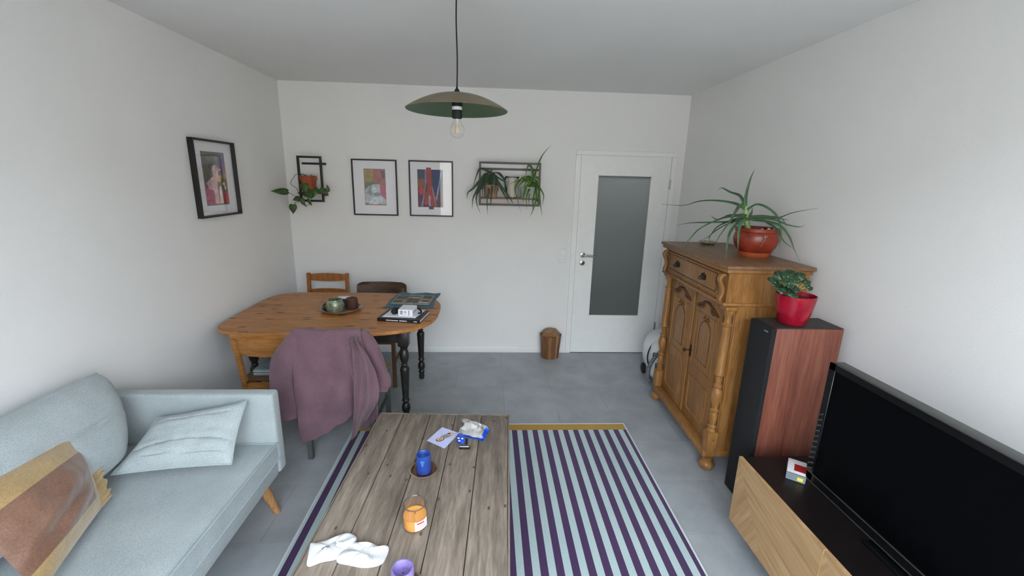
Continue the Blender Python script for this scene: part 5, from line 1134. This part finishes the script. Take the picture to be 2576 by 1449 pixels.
b = NB(); box(b, (TVX-0.004, VY0+bw, VZ0+0.045), (TVX+0.001, VY1-bw, VZ1-0.03)); obj('screen', b, 'screen', t, True)
b = NB(); box(b, (TVX-0.0095, VY0, VZ0+0.002), (TVX-0.008, VY1, VZ0+0.006)); box(b, (TVX-0.0095, VY0, VZ0+0.040), (TVX-0.008, VY1, VZ0+0.044)); obj('bezel_line', b, 'tvedge', t, True)
for k in range(11):
    b = NB(); z = VZ0+0.05+k*0.026; prism(b, [(TVX-0.009, VY1-0.002, z), (TVX-0.009, VY1-0.026, z+0.014), (TVX-0.009, VY1-0.026, z+0.021), (TVX-0.009, VY1-0.002, z+0.008)], 0.004, 0, (-1, 0, 0)); obj('bezel_rib', b, 'tvedge', t, True)
b = NB(); box(b, (TVX+0.0, -3.25, 0.462), (TVX+0.05, -3.10, 0.49)); box(b, (TVX-0.03, -3.42, 0.4525), (TVX+0.17, -2.95, 0.464), 0.004, 2); obj('stand', b, 'bezel', t, True)
s = thing('router_box', 'small white box with red window beside the television', 'router', (3.372, -2.557, 0.4525)); s.rotation_euler = (0.0, 0, -0.66)
b = NB(); box(b, (-0.037, -0.066, 0), (0.037, 0.066, 0.034), 0.004, 2); obj('housing', b, 'whiteplastic', s)
b = NB(); box(b, (-0.010, -0.035, 0.0335), (0.0375, 0.022, 0.0352)); obj('red_panel', b, 'redplastic', s)
b = NB(); box(b, (-0.0372, -0.0668, 0.003), (0.0374, -0.0600, 0.0345)); obj('grey_panel', b, 'greyplastic', s)
b = NB(); box(b, (0.006, -0.0675, 0.008), (0.028, -0.0667, 0.024)); obj('yellow_label', b, 'yellow', s)

# ---------------------------------------------------------------- vacuum cleaner behind the cabinet
vc = thing('vacuum_cleaner', 'white canister vacuum cleaner with grey hose behind the cabinet', 'vacuum cleaner', (3.60, -0.52, 0))
def vbody(u, v):
    a = 2*PI*u; t = PI*v; e = 0.75
    sx = abs(math.cos(a))**e*(1 if math.cos(a) > 0 else -1); sy = abs(math.sin(a))**e*(1 if math.sin(a) > 0 else -1); r = math.sin(t)**0.6 if 0 < v < 1 else 0.0
    return (3.585+0.190*sx*r, -0.54+0.19*sy*r, 0.225-0.210*math.cos(t))
b = NB(); sheet(b, vbody, 36, 18, 0); bmesh.ops.remove_doubles(b, verts=b.verts, dist=0.0005); obj('body', b, 'whiteplastic', vc, True)
b = NB(); box(b, (3.400, -0.745, 0.030), (3.745, -0.60, 0.385), 0.07, 6); obj('front_cover', b, 'whiteplastic', vc, True)
b = NB(); sweep(b, [(3.583+0.190*math.cos(a), -0.62, 0.222+0.200*math.sin(a)) for a in [2*PI*k/40 for k in range(40)]], 0.006, None, 8, closed=True); obj('rim_trim', b, 'blackmat', vc, True)
b = NB(); sweep(b, smooth([(3.47, -0.72, 0.385), (3.48, -0.742, 0.408), (3.54, -0.75, 0.412), (3.64, -0.74, 0.41)], 4), 0.006, None, 8); obj('carry_handle', b, 'blackmat', vc, True)
b = NB(); box(b, (3.419, -0.750, 0.165), (3.735, -0.738, 0.205), 0.002); obj('band', b, 'greyplastic', vc, True)
b = NB(); box(b, (3.43, -0.750, 0.070), (3.72, -0.738, 0.140), 0.002); obj('lower_panel', b, 'lacquer', vc, True)
b = NB(); pts = smooth([(3.58, -0.775, 0.365), (3.48, -0.785, 0.35), (3.405, -0.79, 0.30), (3.356, -0.80, 0.225), (3.340, -0.805, 0.155), (3.348, -0.81, 0.09), (3.385, -0.81, 0.042), (3.46, -0.81, 0.0205), (3.60, -0.80, 0.0205)], 12)
sweep(b, pts, lambda t: 0.0165+0.0015*math.sin(t*260), None, 12); obj('hose', b, 'hose', vc, True)
for x in (3.412, 3.765):
    b = NB(); lathe(b, [(0.04, -0.012), (0.05, -0.008), (0.05, 0.008), (0.04, 0.012)], (x, -0.50, 0.051), 20, axis=(1, 0, 0)); obj('wheel', b, 'blackmat', vc, True)
mw = Matrix.Translation(Vector((3.425, -0.7455, 0.262))-Vector(vc.location)) @ Matrix.Rotation(PI/2, 4, 'X')
text_mesh('lettering', 'FO', 0.062, 'blackmat', vc, mw, 0.003)
